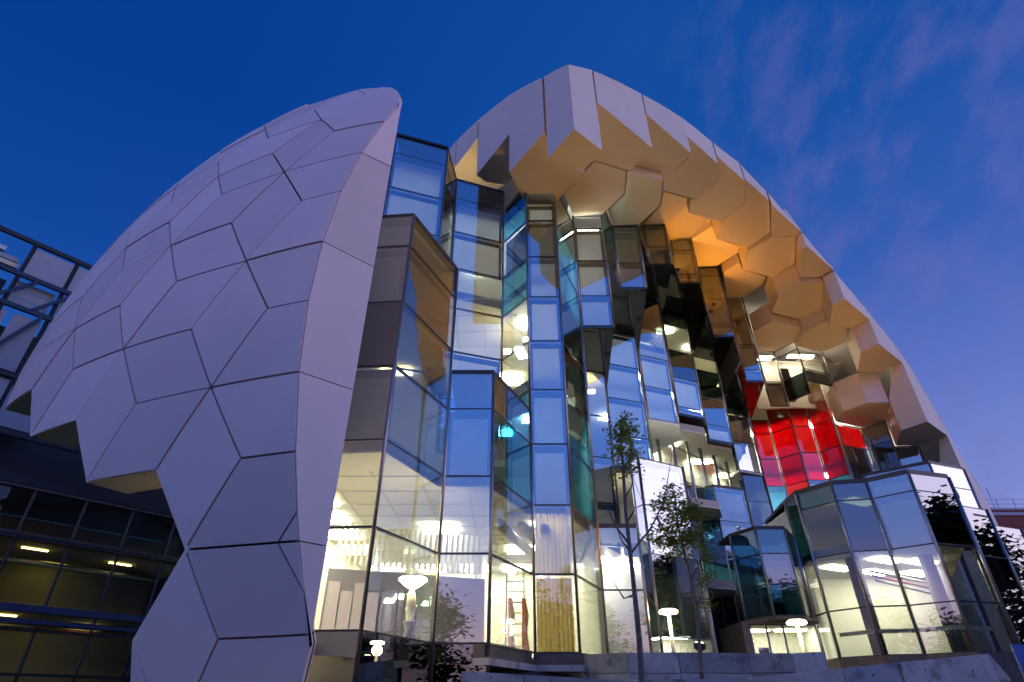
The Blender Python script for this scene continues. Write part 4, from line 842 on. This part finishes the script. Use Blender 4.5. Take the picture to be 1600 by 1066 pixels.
# ================================================================== STREET LAMPS
def street_lamp(x, y, zt, label):
    o = empty('street_lamp', (x, y, .3)); tag(o, label, 'street lamp', 'disc-topped lamp posts on the forecourt')
    h = zt - .3
    tube_obj('post', [(0, 0, 0), (0, 0, h * .6), (0, 0, h - .03)], [.075, .06, .05], M['pole'], o, 14)
    lathe('base_plate', [(.16, 0), (.16, .03), (.09, .05)], M['steel'], o)
    hd = lathe('lamp_head', [(.07, h - .04), (.27, h - .02), (.30, h + .02), (.27, h + .07), (.05, h + .10)], M['lamp_warm'], o)
    lathe('cap', [(.24, h + .101), (.05, h + .125), (.01, h + .13)], M['pole'], o)
    plight('lamp_light', (0, 0, h - .25), 130, (1, .80, .48), .2, o)
street_lamp(5.08, 20.5, 2.70, 'glowing disc-topped lamp post beside the thin tree trunks')
street_lamp(8.94, 20.0, 2.32, 'glowing disc-topped lamp post in front of the lit glass doors')
# floor lamp seen through the glass of the left bay
fl = empty('floor_lamp', (-2.33, 14.45, 1.25)); tag(fl, 'glowing bowl lamp on a curvy pale column behind the left glass bay', 'lamp')
lathe('column', [(.10, 0), (.14, .10), (.08, .28), (.13, .42), (.16, .46), (.08, .5), (.12, .75), (.10, 1.0), (.05, 1.15)], M['pole'], fl)
lathe('bowl', [(.05, 1.15), (.2, 1.24), (.34, 1.36), (.30, 1.40), (.05, 1.38)], M['lamp_warm'], fl)
# step ladder with red cloths
ld = empty('step_ladder', (.1, 18.4, 1.25)); tag(ld, 'aluminium frame ladder draped with red cloths behind the bright corner glass', 'ladder')
for s in (-.28, .28):
    bar('rail', (s, 0, 0), (s * .9, .1, 2.5), .04, .04, M['ladder'], ld)
for j in range(8): bar('rung', (-.27, .02 + .01 * j, .3 + j * .29), (.27, .02 + .01 * j, .3 + j * .29), .03, .03, M['ladder'], ld)
for s in (-.16, .24):
    tube_obj('cloth', [(s, -.06, 1.55), (s + .05, -.09, 1.1), (s + .02, -.07, .6), (s + .06, -.08, .15)], [.06, .10, .085, .11], M['redcloth'], ld, 8)

# ================================================================== CONCRETE WALLS
def cwall(pts, z0, label, group='board-marked concrete planter walls', th=.35):
    o = empty('concrete_wall', (pts[0][0], pts[0][1], z0)); tag(o, label, 'wall', group)
    M4 = Matrix.Translation(o.location).inverted()
    for i in range(len(pts) - 1):
        a, b = Vector(pts[i]), Vector(pts[i + 1]); d = (b.xy - a.xy).normalized(); n_ = Vector((-d.y, d.x)) * th
        poly = [(a.x, a.y), (b.x, b.y), (b.x + n_.x, b.y + n_.y), (a.x + n_.x, a.y + n_.y)]
        zm = .55 if (a.z - z0) > 1.3 else None
        zs = [z0, a.z]
        gap = .012
        ii = inset_poly(poly, gap)
        if i % 2 == 0 or True:
            sp = a.z - .46
            for (u0, u1) in ((z0, sp - .008), (sp + .008, None)):
                tops = [a.z, b.z, b.z, a.z] if u1 is None else [u1] * 4
                w = prism('concrete_block', ii, u0, tops, M['concrete'], o); w.matrix_parent_inverse = M4
            L2 = (b.xy - a.xy).length
            for q_ in range(max(1, int(L2 / .9))):
                for zz in ((a.z - .12,) if u1 is None else (u1 - .12, u1 - .62)):
                    f_ = (q_ + .5) / max(1, int(L2 / .9)); c_ = a.xy + (b.xy - a.xy) * f_ + n_.normalized() * (gap - .003)
                    hole = lathe('tie_hole', [(.016, 0), (.016, .006)], M['black'], o, 8); hole.matrix_parent_inverse = M4
                    hole.location = (c_.x, c_.y, zz); hole.rotation_euler = (R(90), 0, math.atan2(d.y, d.x))
    return o
cwall([(1.86, 17.45, 1.28), (2.95, 16.7, 1.27), (4.3, 16.9, 1.29), (6.25, 17.3, 1.30), (7.25, 16.9, 1.27), (8.45, 17.6, 1.36)], -1.6, 'upper concrete wall with tan and blue-grey faces behind the two thin trees')
cwall([(-1.0, 12.9, .66), (.2, 12.2, .57), (2.2, 12.0, .46), (2.5, 12.4, .50), (4.35, 12.3, .52)], -1.6, 'low grey-blue concrete wall along the bottom edge left of the thin tree')
cwall([(4.45, 12.4, .53), (6.45, 12.9, .71), (7.45, 12.7, .80)], -1.6, 'brownish concrete wall at the bottom below the entrance doors')
cwall([(7.5, 12.75, .80), (9.75, 13.35, .99), (10.55, 14.1, .60)], -1.6, 'stained dark concrete wall at the bottom right corner')
# ledge below the curtain column
lg = empty('concrete_ledge', (0, 16, .9)); tag(lg, 'projecting concrete ledge below the gold-curtained glass with dark gap under it', 'ledge')
M4 = Matrix.Translation(lg.location).inverted()
for (a, b) in (((-.62, 14.88), (.55, 17.42)), ((.58, 17.40), (1.95, 17.40))):
    a, b = Vector(a), Vector(b); d = (b - a).normalized(); n_ = Vector((d.y, -d.x))
    for (z0, z1, o0, o1, m_) in ((1.04, 1.30, -.02, .6, 'plinth'), (.88, 1.03, .10, .6, 'concrete')):
        q = [a + n_ * -o0 * -1, b + n_ * -o0 * -1, b - n_ * o1, a - n_ * o1]
        w = prism('ledge_block', [tuple(v) for v in q], z0, z1, M[m_], lg); w.matrix_parent_inverse = M4
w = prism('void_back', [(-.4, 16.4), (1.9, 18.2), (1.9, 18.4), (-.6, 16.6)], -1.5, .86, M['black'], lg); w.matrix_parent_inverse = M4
# blue hoarding
hb = empty('hoarding', (11.9, 15.2, -1.6)); tag(hb, 'blue boarded hoarding at the bottom right edge', 'hoarding')
for j in range(7):
    aabox('board', (-.2, 0, .42 * j), (3.0, .05, .42 * j + .40), M['hoarding'], hb)
for x in (-.1, 1.4, 2.8): aabox('post', (x, .055, 0), (x + .1, .15, 2.9), M['steel'], hb)

# ================================================================== LEFT NEIGHBOUR BUILDING
lb = empty('neighbour_building', (-25.11, 30, -1.6)); tag(lb, 'dark steel and glass building at the left edge behind the shell', 'building')
LD = Vector((math.sin(R(41)), math.cos(R(41)))); LNn = Vector((LD.y, -LD.x))
M4L = Matrix.Translation(lb.location).inverted()
def lw(s, z, o=0.0): return Vector((-25.11 + LD.x * s + LNn.x * o, 30 + LD.y * s + LNn.y * o, z))
def lbar(name, s0, z0, s1, z1, w, d, m, o=0.0, par=None):
    b_ = bar(name, lw(s0, z0, o), lw(s1, z1, o), d, w, M[m], par or lb, up=(0, 0, 1)); 
    if par is None: b_.matrix_parent_inverse = M4L
    return b_
def lquad(name, s0, s1, z0, z1, m, o=0.0, th=.03):
    a, b = lw(s0, z0, o), lw(s1, z0, o); n_ = Vector((LNn.x, LNn.y, 0)) * -th
    vs = [a, b, lw(s1, z1, o), lw(s0, z1, o)]; vs += [v + n_ for v in vs]
    q = link(name, mesh(name, vs, [(0, 1, 2, 3), (7, 6, 5, 4), (0, 4, 5, 1), (1, 5, 6, 2), (2, 6, 7, 3), (3, 7, 4, 0)]), M[m], lb); q.matrix_parent_inverse = M4L; return q
for s0, s1 in ((-14, -9.6), (-9.6, -7.2), (-7.2, -4.85), (-4.85, -2.45), (-2.45, -.1), (-.1, 2.3), (2.3, 4.7), (4.7, 7.1), (7.1, 9.5)):
    for z0, z1, k in ((-1.6, 1.42, 'g'), (1.55, 3.30, 'g'), (3.45, 4.05, 'g'), (4.55, 7.28, 'g'), (7.75, 9.75, 'x')):
        lquad('window_pane', s0 + .04, s1 - .04, z0, z1, 'glass_plain', 0)
for s in (-9.6, -7.2, -4.85, -2.45, -.1, 2.3, 4.7, 7.1, 9.4):
    lbar('mullion', s, -1.6, s, 4.1, .09, .12, 'steel', .03); lbar('mullion', s, 4.45, s, 7.35, .09, .12, 'steel', .03); lbar('mullion', s, 7.6, s, 9.85, .11, .10, 'plinth', .05)
for z, w, m_ in ((1.48, .12, 'steel'), (3.37, .12, 'steel'), (4.3, .32, 'bluebeam'), (7.5, .22, 'steel'), (7.66, .09, 'plinth'), (9.88, .12, 'plinth'), (10.15, .35, 'steel'), (3.72, .16, 'bluebeam')):
    lbar('edge_beam', -14, z, 9.5, z, w, .22, m_, .04)
# rooms behind
def lprism(name, s0, s1, z0, z1, o0, o1, m):
    poly = [lw(s0, 0, o0).xy, lw(s1, 0, o0).xy, lw(s1, 0, o1).xy, lw(s0, 0, o1).xy]
    p_ = prism(name, [tuple(v) for v in poly], z0, z1, M[m], lb); p_.matrix_parent_inverse = M4L; return p_
lprism('floor_slab', -14, 9.5, -1.7, -1.55, -.2, -7, 'oliveroom'); lprism('floor_slab', -14, 9.5, 4.12, 4.42, -.1, -7, 'oliveroom'); lprism('floor_slab', -14, 9.5, 7.36, 7.7, -.1, -7, 'oliveroom')
lprism('floor_slab', -14, 9.5, 9.95, 10.3, -.1, -7, 'steel')
lprism('back_wall', -14, 9.5, -1.6, 9.9, -6.8, -7.0, 'oliveroom'); lprism('end_wall', 9.2, 9.4, -1.6, 23, -.1, -7, 'steel')
random.seed(11)
for j in range(9):
    z = 6.5 + .09 * j; o = -.9 - .5 * j
    tb_ = tube_obj('service_pipe', [lw(-6, z, o), lw(2 + j * .3, z, o - .1), lw(7.5, z - .05, o)], random.choice([.05, .08, .12]), M[['pipe', 'steel', 'copper', 'duct'][j % 4]], lb, 8); tb_.matrix_parent_inverse = M4L
for j in range(6):
    tb_ = tube_obj('service_pipe', [lw(-4, 3.9 - .05 * j, -.8 - .6 * j), lw(7, 3.9 - .05 * j, -.7 - .6 * j)], .05, M[['pipe', 'copper', 'steel'][j % 3]], lb, 8); tb_.matrix_parent_inverse = M4L
for (s, z, o, p_, m_) in ((1.2, 7.30, -1.6, 70, 'lamp_dim'), (5.6, 7.30, -2.2, 70, 'lamp_dim'), (3.0, 7.30, -5.2, 70, 'lamp_dim'), (-1.8, 7.30, -3.4, 70, 'lamp_dim'), (1.0, 4.06, -1.4, 60, 'lamp_dim'), (5.2, 4.06, -2.6, 60, 'lamp_dim'), (3.2, 4.06, -4.4, 60, 'lamp_dim'), (-2.4, 4.06, -2, 60, 'lamp')):
    q = lw(s, z, o); w = aabox('tube_light', (-.6, -.06, -.03), (.6, .06, .03), M[m_], lb); w.location = q; w.rotation_euler = (0, 0, R(49)); w.matrix_parent_inverse = M4L
# rooftop frames
for s0, s1, m_ in ((-7.4, -5.35, None), (-5.25, -3.15, 'frost'), (-3.0, -1.2, 'frost'), (-1.1, 1.0, 'frost')):
    if m_: lquad('frosted_panel', s0 + .02, s1 - .02, 21.55, 23.35, m_, 0)
for s in (-9.6, -7.5, -5.3, -3.08, -1.15, 1.1): lbar('roof_frame', s, 15, s, 23.8, .16, .16, 'steel', .02)
for z in (23.65, 21.35, 19.35): lbar('roof_frame', -13, z, 3, z, .26, .2, 'steel' if z > 22 else 'steel_blue', .03)
lbar('roof_frame', -13, 15.4, 3, 15.4, .2, .2, 'steel', .03); lbar('roof_frame', -13, 12.4, 3, 12.4, .3, .2, 'steel', .03)
for s0, s1, z0, z1 in ((-5.9, -4.4, 21.2, 19.4), (-4.0, -2.6, 21.2, 19.4), (-5.2, -3.4, 19.2, 15.5), (-8, -6.3, 21.2, 19.4)):
    lbar('diagonal_brace', s0, z1, s1, z0, .2, .14, 'steel_blue', .06)
for s0, s1 in ((-5.4, -3.2), (-3.0, -1.0)):
    for j in range(3): lquad('frosted_panel', s0 + .1, s1 - .1, 19.6 + .55 * j, 20.1 + .55 * j, 'frost', -.5)
for s0, s1, z0, z1 in ((-6.3, -4.9, 15.7, 19.0), (-4.6, -3.3, 15.7, 19.0), (-8.6, -6.6, 15.7, 19.0), (-3.1, -1.4, 12.7, 15.2), (-5.0, -3.3, 12.7, 15.2)):
    lquad('frosted_panel', s0, s1, z0, z1, 'frost', -.12)
lprism('plant_wall', -14, 9.2, 10.3, 19.0, -2.2, -2.5, 'steel'); lprism('plant_wall', -14, -5.6, 19.4, 21.3, -1.2, -1.5, 'steel')
for (s0, s1, z, m_) in ((-6.9, -5.5, 22.0, 'pipe'), (-6.7, -5.6, 22.35, 'frost'), (-7.0, -6.4, 22.8, 'duct')):
    lquad('plant_unit', s0, s1, z - .14, z + .14, m_, -.4, .4)

# ================================================================== BRICK BUILDING FAR RIGHT
bb = empty('brick_building', (62, 66, -1.6)); tag(bb, 'red brick building with pale stone bands and roof railing at the far right', 'building')
o = aabox('wall', (-8, 0, 0), (30, 20, 21.0), M['brick'], bb)
for z in (20.4, 15.9, 11.4): aabox('stone_band', (-8.05, -.12, z), (30, -.01, z + .35), M['stonecap'], bb)
aabox('parapet', (-8.1, -.1, 21.01), (30, .5, 21.25), M['stonecap'], bb)
for j in range(13): aabox('railing_post', (-7.8 + j * 2, .3, 21.26), (-7.72 + j * 2, .38, 22.4), M['duct'], bb)
for z in (21.8, 22.36): aabox('rail', (-8, .31, z), (18, .37, z + .06), M['duct'], bb)
for j in range(5):
    for z in (12.4, 7.6):
        w_ = aabox('window', (-6 + j * 5, -.08, z), (-3.4 + j * 5, -.005, z + 2.6), M['frost'], bb)
        aabox('window_frame', (-6.1 + j * 5, -.14, z - .14), (-3.3 + j * 5, -.09, z - .01), M['stonecap'], w_)
tube_obj('aerial', [(-4, 3, 21.2), (-4, 3, 24.6)], .05, M['duct'], bb, 6)

# ================================================================== TREES
def leaves(name, pts, size, m, parent, per=1):
    vs, fs = [], []
    for p in pts:
        for _ in range(per):
            a = random.uniform(0, 2 * math.pi); tl = random.uniform(-.9, .9); s = size * random.uniform(.6, 1.3)
            u = Vector((math.cos(a), math.sin(a), tl * .6)).normalized(); v = u.cross(Vector((random.uniform(-.5, .5), random.uniform(-.5, .5), 1))).normalized()
            c = Vector(p); i = len(vs)
            vs += [c - u * s, c + v * s * .45 + Vector((0, 0, .1 * s)), c + u * s, c - v * s * .45 - Vector((0, 0, .1 * s))]
            fs.append((i, i + 1, i + 2, i + 3))
    return link(name, mesh(name, vs, fs), m, parent)
def at(px, py, Y):
    u, v = (px - 800) / 900, (533 - py) / 900; th = R(32.752); f_, z_ = math.cos(th) - v * math.sin(th), math.sin(th) + v * math.cos(th)
    return Vector((u, f_, z_)) * (Y / f_)
random.seed(5)
def thin_tree(base, label, trunk, branches, clumps, leafm, nleaf, lsize, rad, extra=None):
    t = empty('young_tree', base); tag(t, label, 'tree', 'thin young trees in front of the glass')
    inv = Vector(base)
    tube_obj('trunk', [Vector(p) - inv for p in trunk], [rad * (1 - .72 * i / (len(trunk) - 1)) for i in range(len(trunk))], M['bark'], t, 9)
    tips = []
    for b_ in branches:
        pts = [Vector(p) - inv for p in b_]
        tube_obj('branch', pts, [rad * .42 * (1 - .8 * i / (len(pts) - 1)) for i in range(len(pts))], M['bark'], t, 6)
    P = []
    for (c, r_, n_) in clumps:
        c = Vector(c) - inv
        for _ in range(n_):
            # short twigs carrying leaf sprays
            d = Vector((random.gauss(0, 1), random.gauss(0, 1), random.gauss(0, .8))).normalized()
            e_ = c + d * r_ * random.uniform(.35, 1.0)
            for k in range(nleaf): P.append(e_ + Vector((random.gauss(0, .07), random.gauss(0, .07), random.gauss(0, .05))))
            if random.random() < .35: tips.append((c + d * r_ * .15, e_))
    bm = bmesh.new()
    for a, b_ in tips: tube(bm, [a, (a + b_) / 2 + Vector((0, 0, .03)), b_], [.008, .006, .003], 4)
    if tips: bm_obj('twigs', bm, M['bark'], t)['kind'] = 'stuff'
    cr = leaves('crown', P, lsize, M[leafm], t); cr['kind'] = 'stuff'
    if extra:
        leaves('russet_leaves', [Vector(p) - inv + Vector((random.gauss(0, .09), random.gauss(0, .05), random.gauss(0, .09))) for p in extra for _ in range(14)], lsize, M['leaf_red'], t)
    return t
Y1 = 10.5
trunk1 = [at(1003, 1066, Y1) + Vector((.05, 0, -2.0)), at(1003, 1066, Y1), at(999, 1000, Y1), at(992, 930, Y1), at(985, 866, Y1), at(978, 800, Y1), at(974, 740, Y1), at(971, 700, Y1), at(969, 655, Y1)]
br1 = [[at(985, 866, Y1), at(1000, 846, Y1), at(1014, 830, Y1), at(1026, 808, Y1 - .1), at(1038, 780, Y1 - .2), at(1044, 745, Y1 - .25), at(1052, 700, Y1 - .3)],
       [at(1026, 808, Y1 - .1), at(1034, 822, Y1), at(1046, 838, Y1 + .1)], [at(983, 850, Y1), at(966, 828, Y1), at(955, 808, Y1 + .1), at(948, 790, Y1 + .2)], [at(985, 862, Y1), at(972, 846, Y1 + .1), at(962, 822, Y1 + .2)],
       [at(976, 780, Y1), at(986, 762, Y1), at(990, 745, Y1)], [at(992, 930, Y1), at(975, 935, Y1), at(955, 905, Y1 + .1)], [at(980, 815, Y1), at(990, 800, Y1), at(993, 785, Y1)], [at(973, 735, Y1), at(985, 715, Y1), at(990, 690, Y1)]]
cl1 = [(at(972, 680, Y1), .26, 60), (at(982, 672, Y1), .22, 40), (at(966, 705, Y1), .20, 40), (at(984, 712, Y1), .2, 36), (at(972, 735, Y1), .14, 16), (at(958, 745, Y1), .08, 6), (at(990, 735, Y1), .12, 12), (at(976, 655, Y1), .12, 18)]
thin_tree((trunk1[0].x, Y1, -1.6), 'thin bare-stemmed young tree with leaf tuft, trunk crossing the low wall', trunk1, br1, cl1, 'leaf_a', 5, .044, .058, [at(958, 672, Y1), at(964, 690, Y1), at(962, 664, Y1)])
Y2 = 13.0
trunk2 = [at(1097, 1062, Y2), at(1095, 1045, Y2), at(1090, 960, Y2), at(1080, 905, Y2), at(1070, 868, Y2), at(1062, 835, Y2), at(1057, 800, Y2), at(1054, 770, Y2)]
br2 = [[at(1080, 905, Y2), at(1092, 880, Y2), at(1102, 855, Y2)], [at(1070, 868, Y2), at(1050, 850, Y2), at(1035, 838, Y2)], [at(1062, 835, Y2), at(1078, 815, Y2), at(1088, 800, Y2)], [at(1088, 945, Y2), at(1100, 925, Y2), at(1108, 905, Y2)], [at(1062, 845, Y2), at(1045, 820, Y2), at(1030, 805, Y2)]]
cl2 = [(at(1058, 800, Y2), .48, 90), (at(1040, 790, Y2), .32, 60), (at(1080, 800, Y2), .36, 70), (at(1045, 835, Y2), .38, 70), (at(1085, 840, Y2), .38, 60), (at(1060, 850, Y2), .45, 70), (at(1025, 845, Y2), .22, 26), (at(1104, 868, Y2), .16, 16), (at(1106, 905, Y2), .22, 24), (at(1104, 945, Y2), .20, 18), (at(1052, 765, Y2), .25, 30)]
thin_tree((trunk2[0].x, Y2, .4), 'small leafy young tree with green crown in front of the dark glass', trunk2, br2, cl2, 'leaf_a', 6, .052, .045)
# park trees behind the camera, some seen mirrored in the glass, the rest added
def park_tree(x, y, h, r, label, n=5200):
    t = empty('park_tree', (x, y, -1.6)); tag(t, label, 'tree', 'park trees facing the building')
    tube_obj('trunk', [(0, 0, 0), (.1, .05, h * .3), (0, .1, h * .6), (.1, 0, h * .85)], [.32, .24, .15, .05], M['bark_dark'], t, 9)
    P = []
    cl = []
    for j in range(26):
        a = random.uniform(0, 6.28); q = random.random() ** .5 * r; z = h * random.uniform(.38, .98); k = 1 - abs(z / h - .62) * 1.3
        cl.append(Vector((math.cos(a) * q * k, math.sin(a) * q * k, z)))
    bm = bmesh.new()
    for c in cl: tube(bm, [(0, 0, min(c.z * .75, h * .6)), c * .6 + Vector((0, 0, c.z * .35)), c], [.08, .05, .02], 5)
    bm_obj('limbs', bm, M['bark_dark'], t)['kind'] = 'stuff'
    for _ in range(n):
        c = random.choice(cl); P.append(c + Vector((random.gauss(0, .75), random.gauss(0, .75), random.gauss(0, .6))))
    cr = leaves('crown', P, .30, M['leaf_b'], t); cr['kind'] = 'stuff'
SPOTS = [(22, -4, 11, 3.6, 'broad dark park tree mirrored in the pavilion corner'), (32, 6, 10, 3.8, 'dark park tree mirrored in the right glass fins'), (13, -10, 9, 3.2, 'park tree mirrored in the ground-floor glass beside the lamp post'),
         (-14, -12, 9, 3.2, 'park tree mirrored in the left bays'), (3, -16, 10, 3.4, 'park tree mirrored low in the tall curtain column'), (29, 17.5, 11, 3.2, 'park tree mirrored beside the entrance'), (33.5, 16, 12, 4.0, 'dense park tree mirrored in the pavilion end pane'), (35, 21.5, 12, 4.0, 'dense park tree mirrored in the raised glass box'), (40, -6, 12, 4.2, 'large park tree mirrored high in the pavilion'),
         (-6, -19, 9, 3.4, 'park tree mirrored in the low bay with blinds'), (-22, -6, 9, 3.4, 'park tree standing left of the lawn'), (8, -22, 10, 3.6, 'park tree mirrored in the first stepped bay'), (17, -17, 10, 3.6, 'park tree mirrored in the teal bay'),  # back row added to block the horizon glow in reflections
         (28, -12, 11, 3.8, 'park tree mirrored in the red rooms'), (46, 8, 11, 4.0, 'park tree mirrored in the far right fins'), (-30, -14, 10, 3.6, 'park tree at the far left of the lawn'), (36, -18, 12, 4.2, 'tall park tree at the back right of the lawn'),
         (38, 16, 12, 4.0, 'tall park tree right of the forecourt, nearest the fins'), (44, 27, 13, 4.2, 'tall park tree right of the forecourt beyond the fins'), (54, 18, 13, 4.4, 'tall park tree farthest right of the forecourt'), (56, 36, 13, 4.4, 'park tree in front of the brick building, out to the right')]  # unseen trees added on the right to darken reflections
for (x, y, h, r, lab) in SPOTS:
    park_tree(x, y, h, r, lab, 7500 if 28 < x < 39 and y > 10 else 4200)
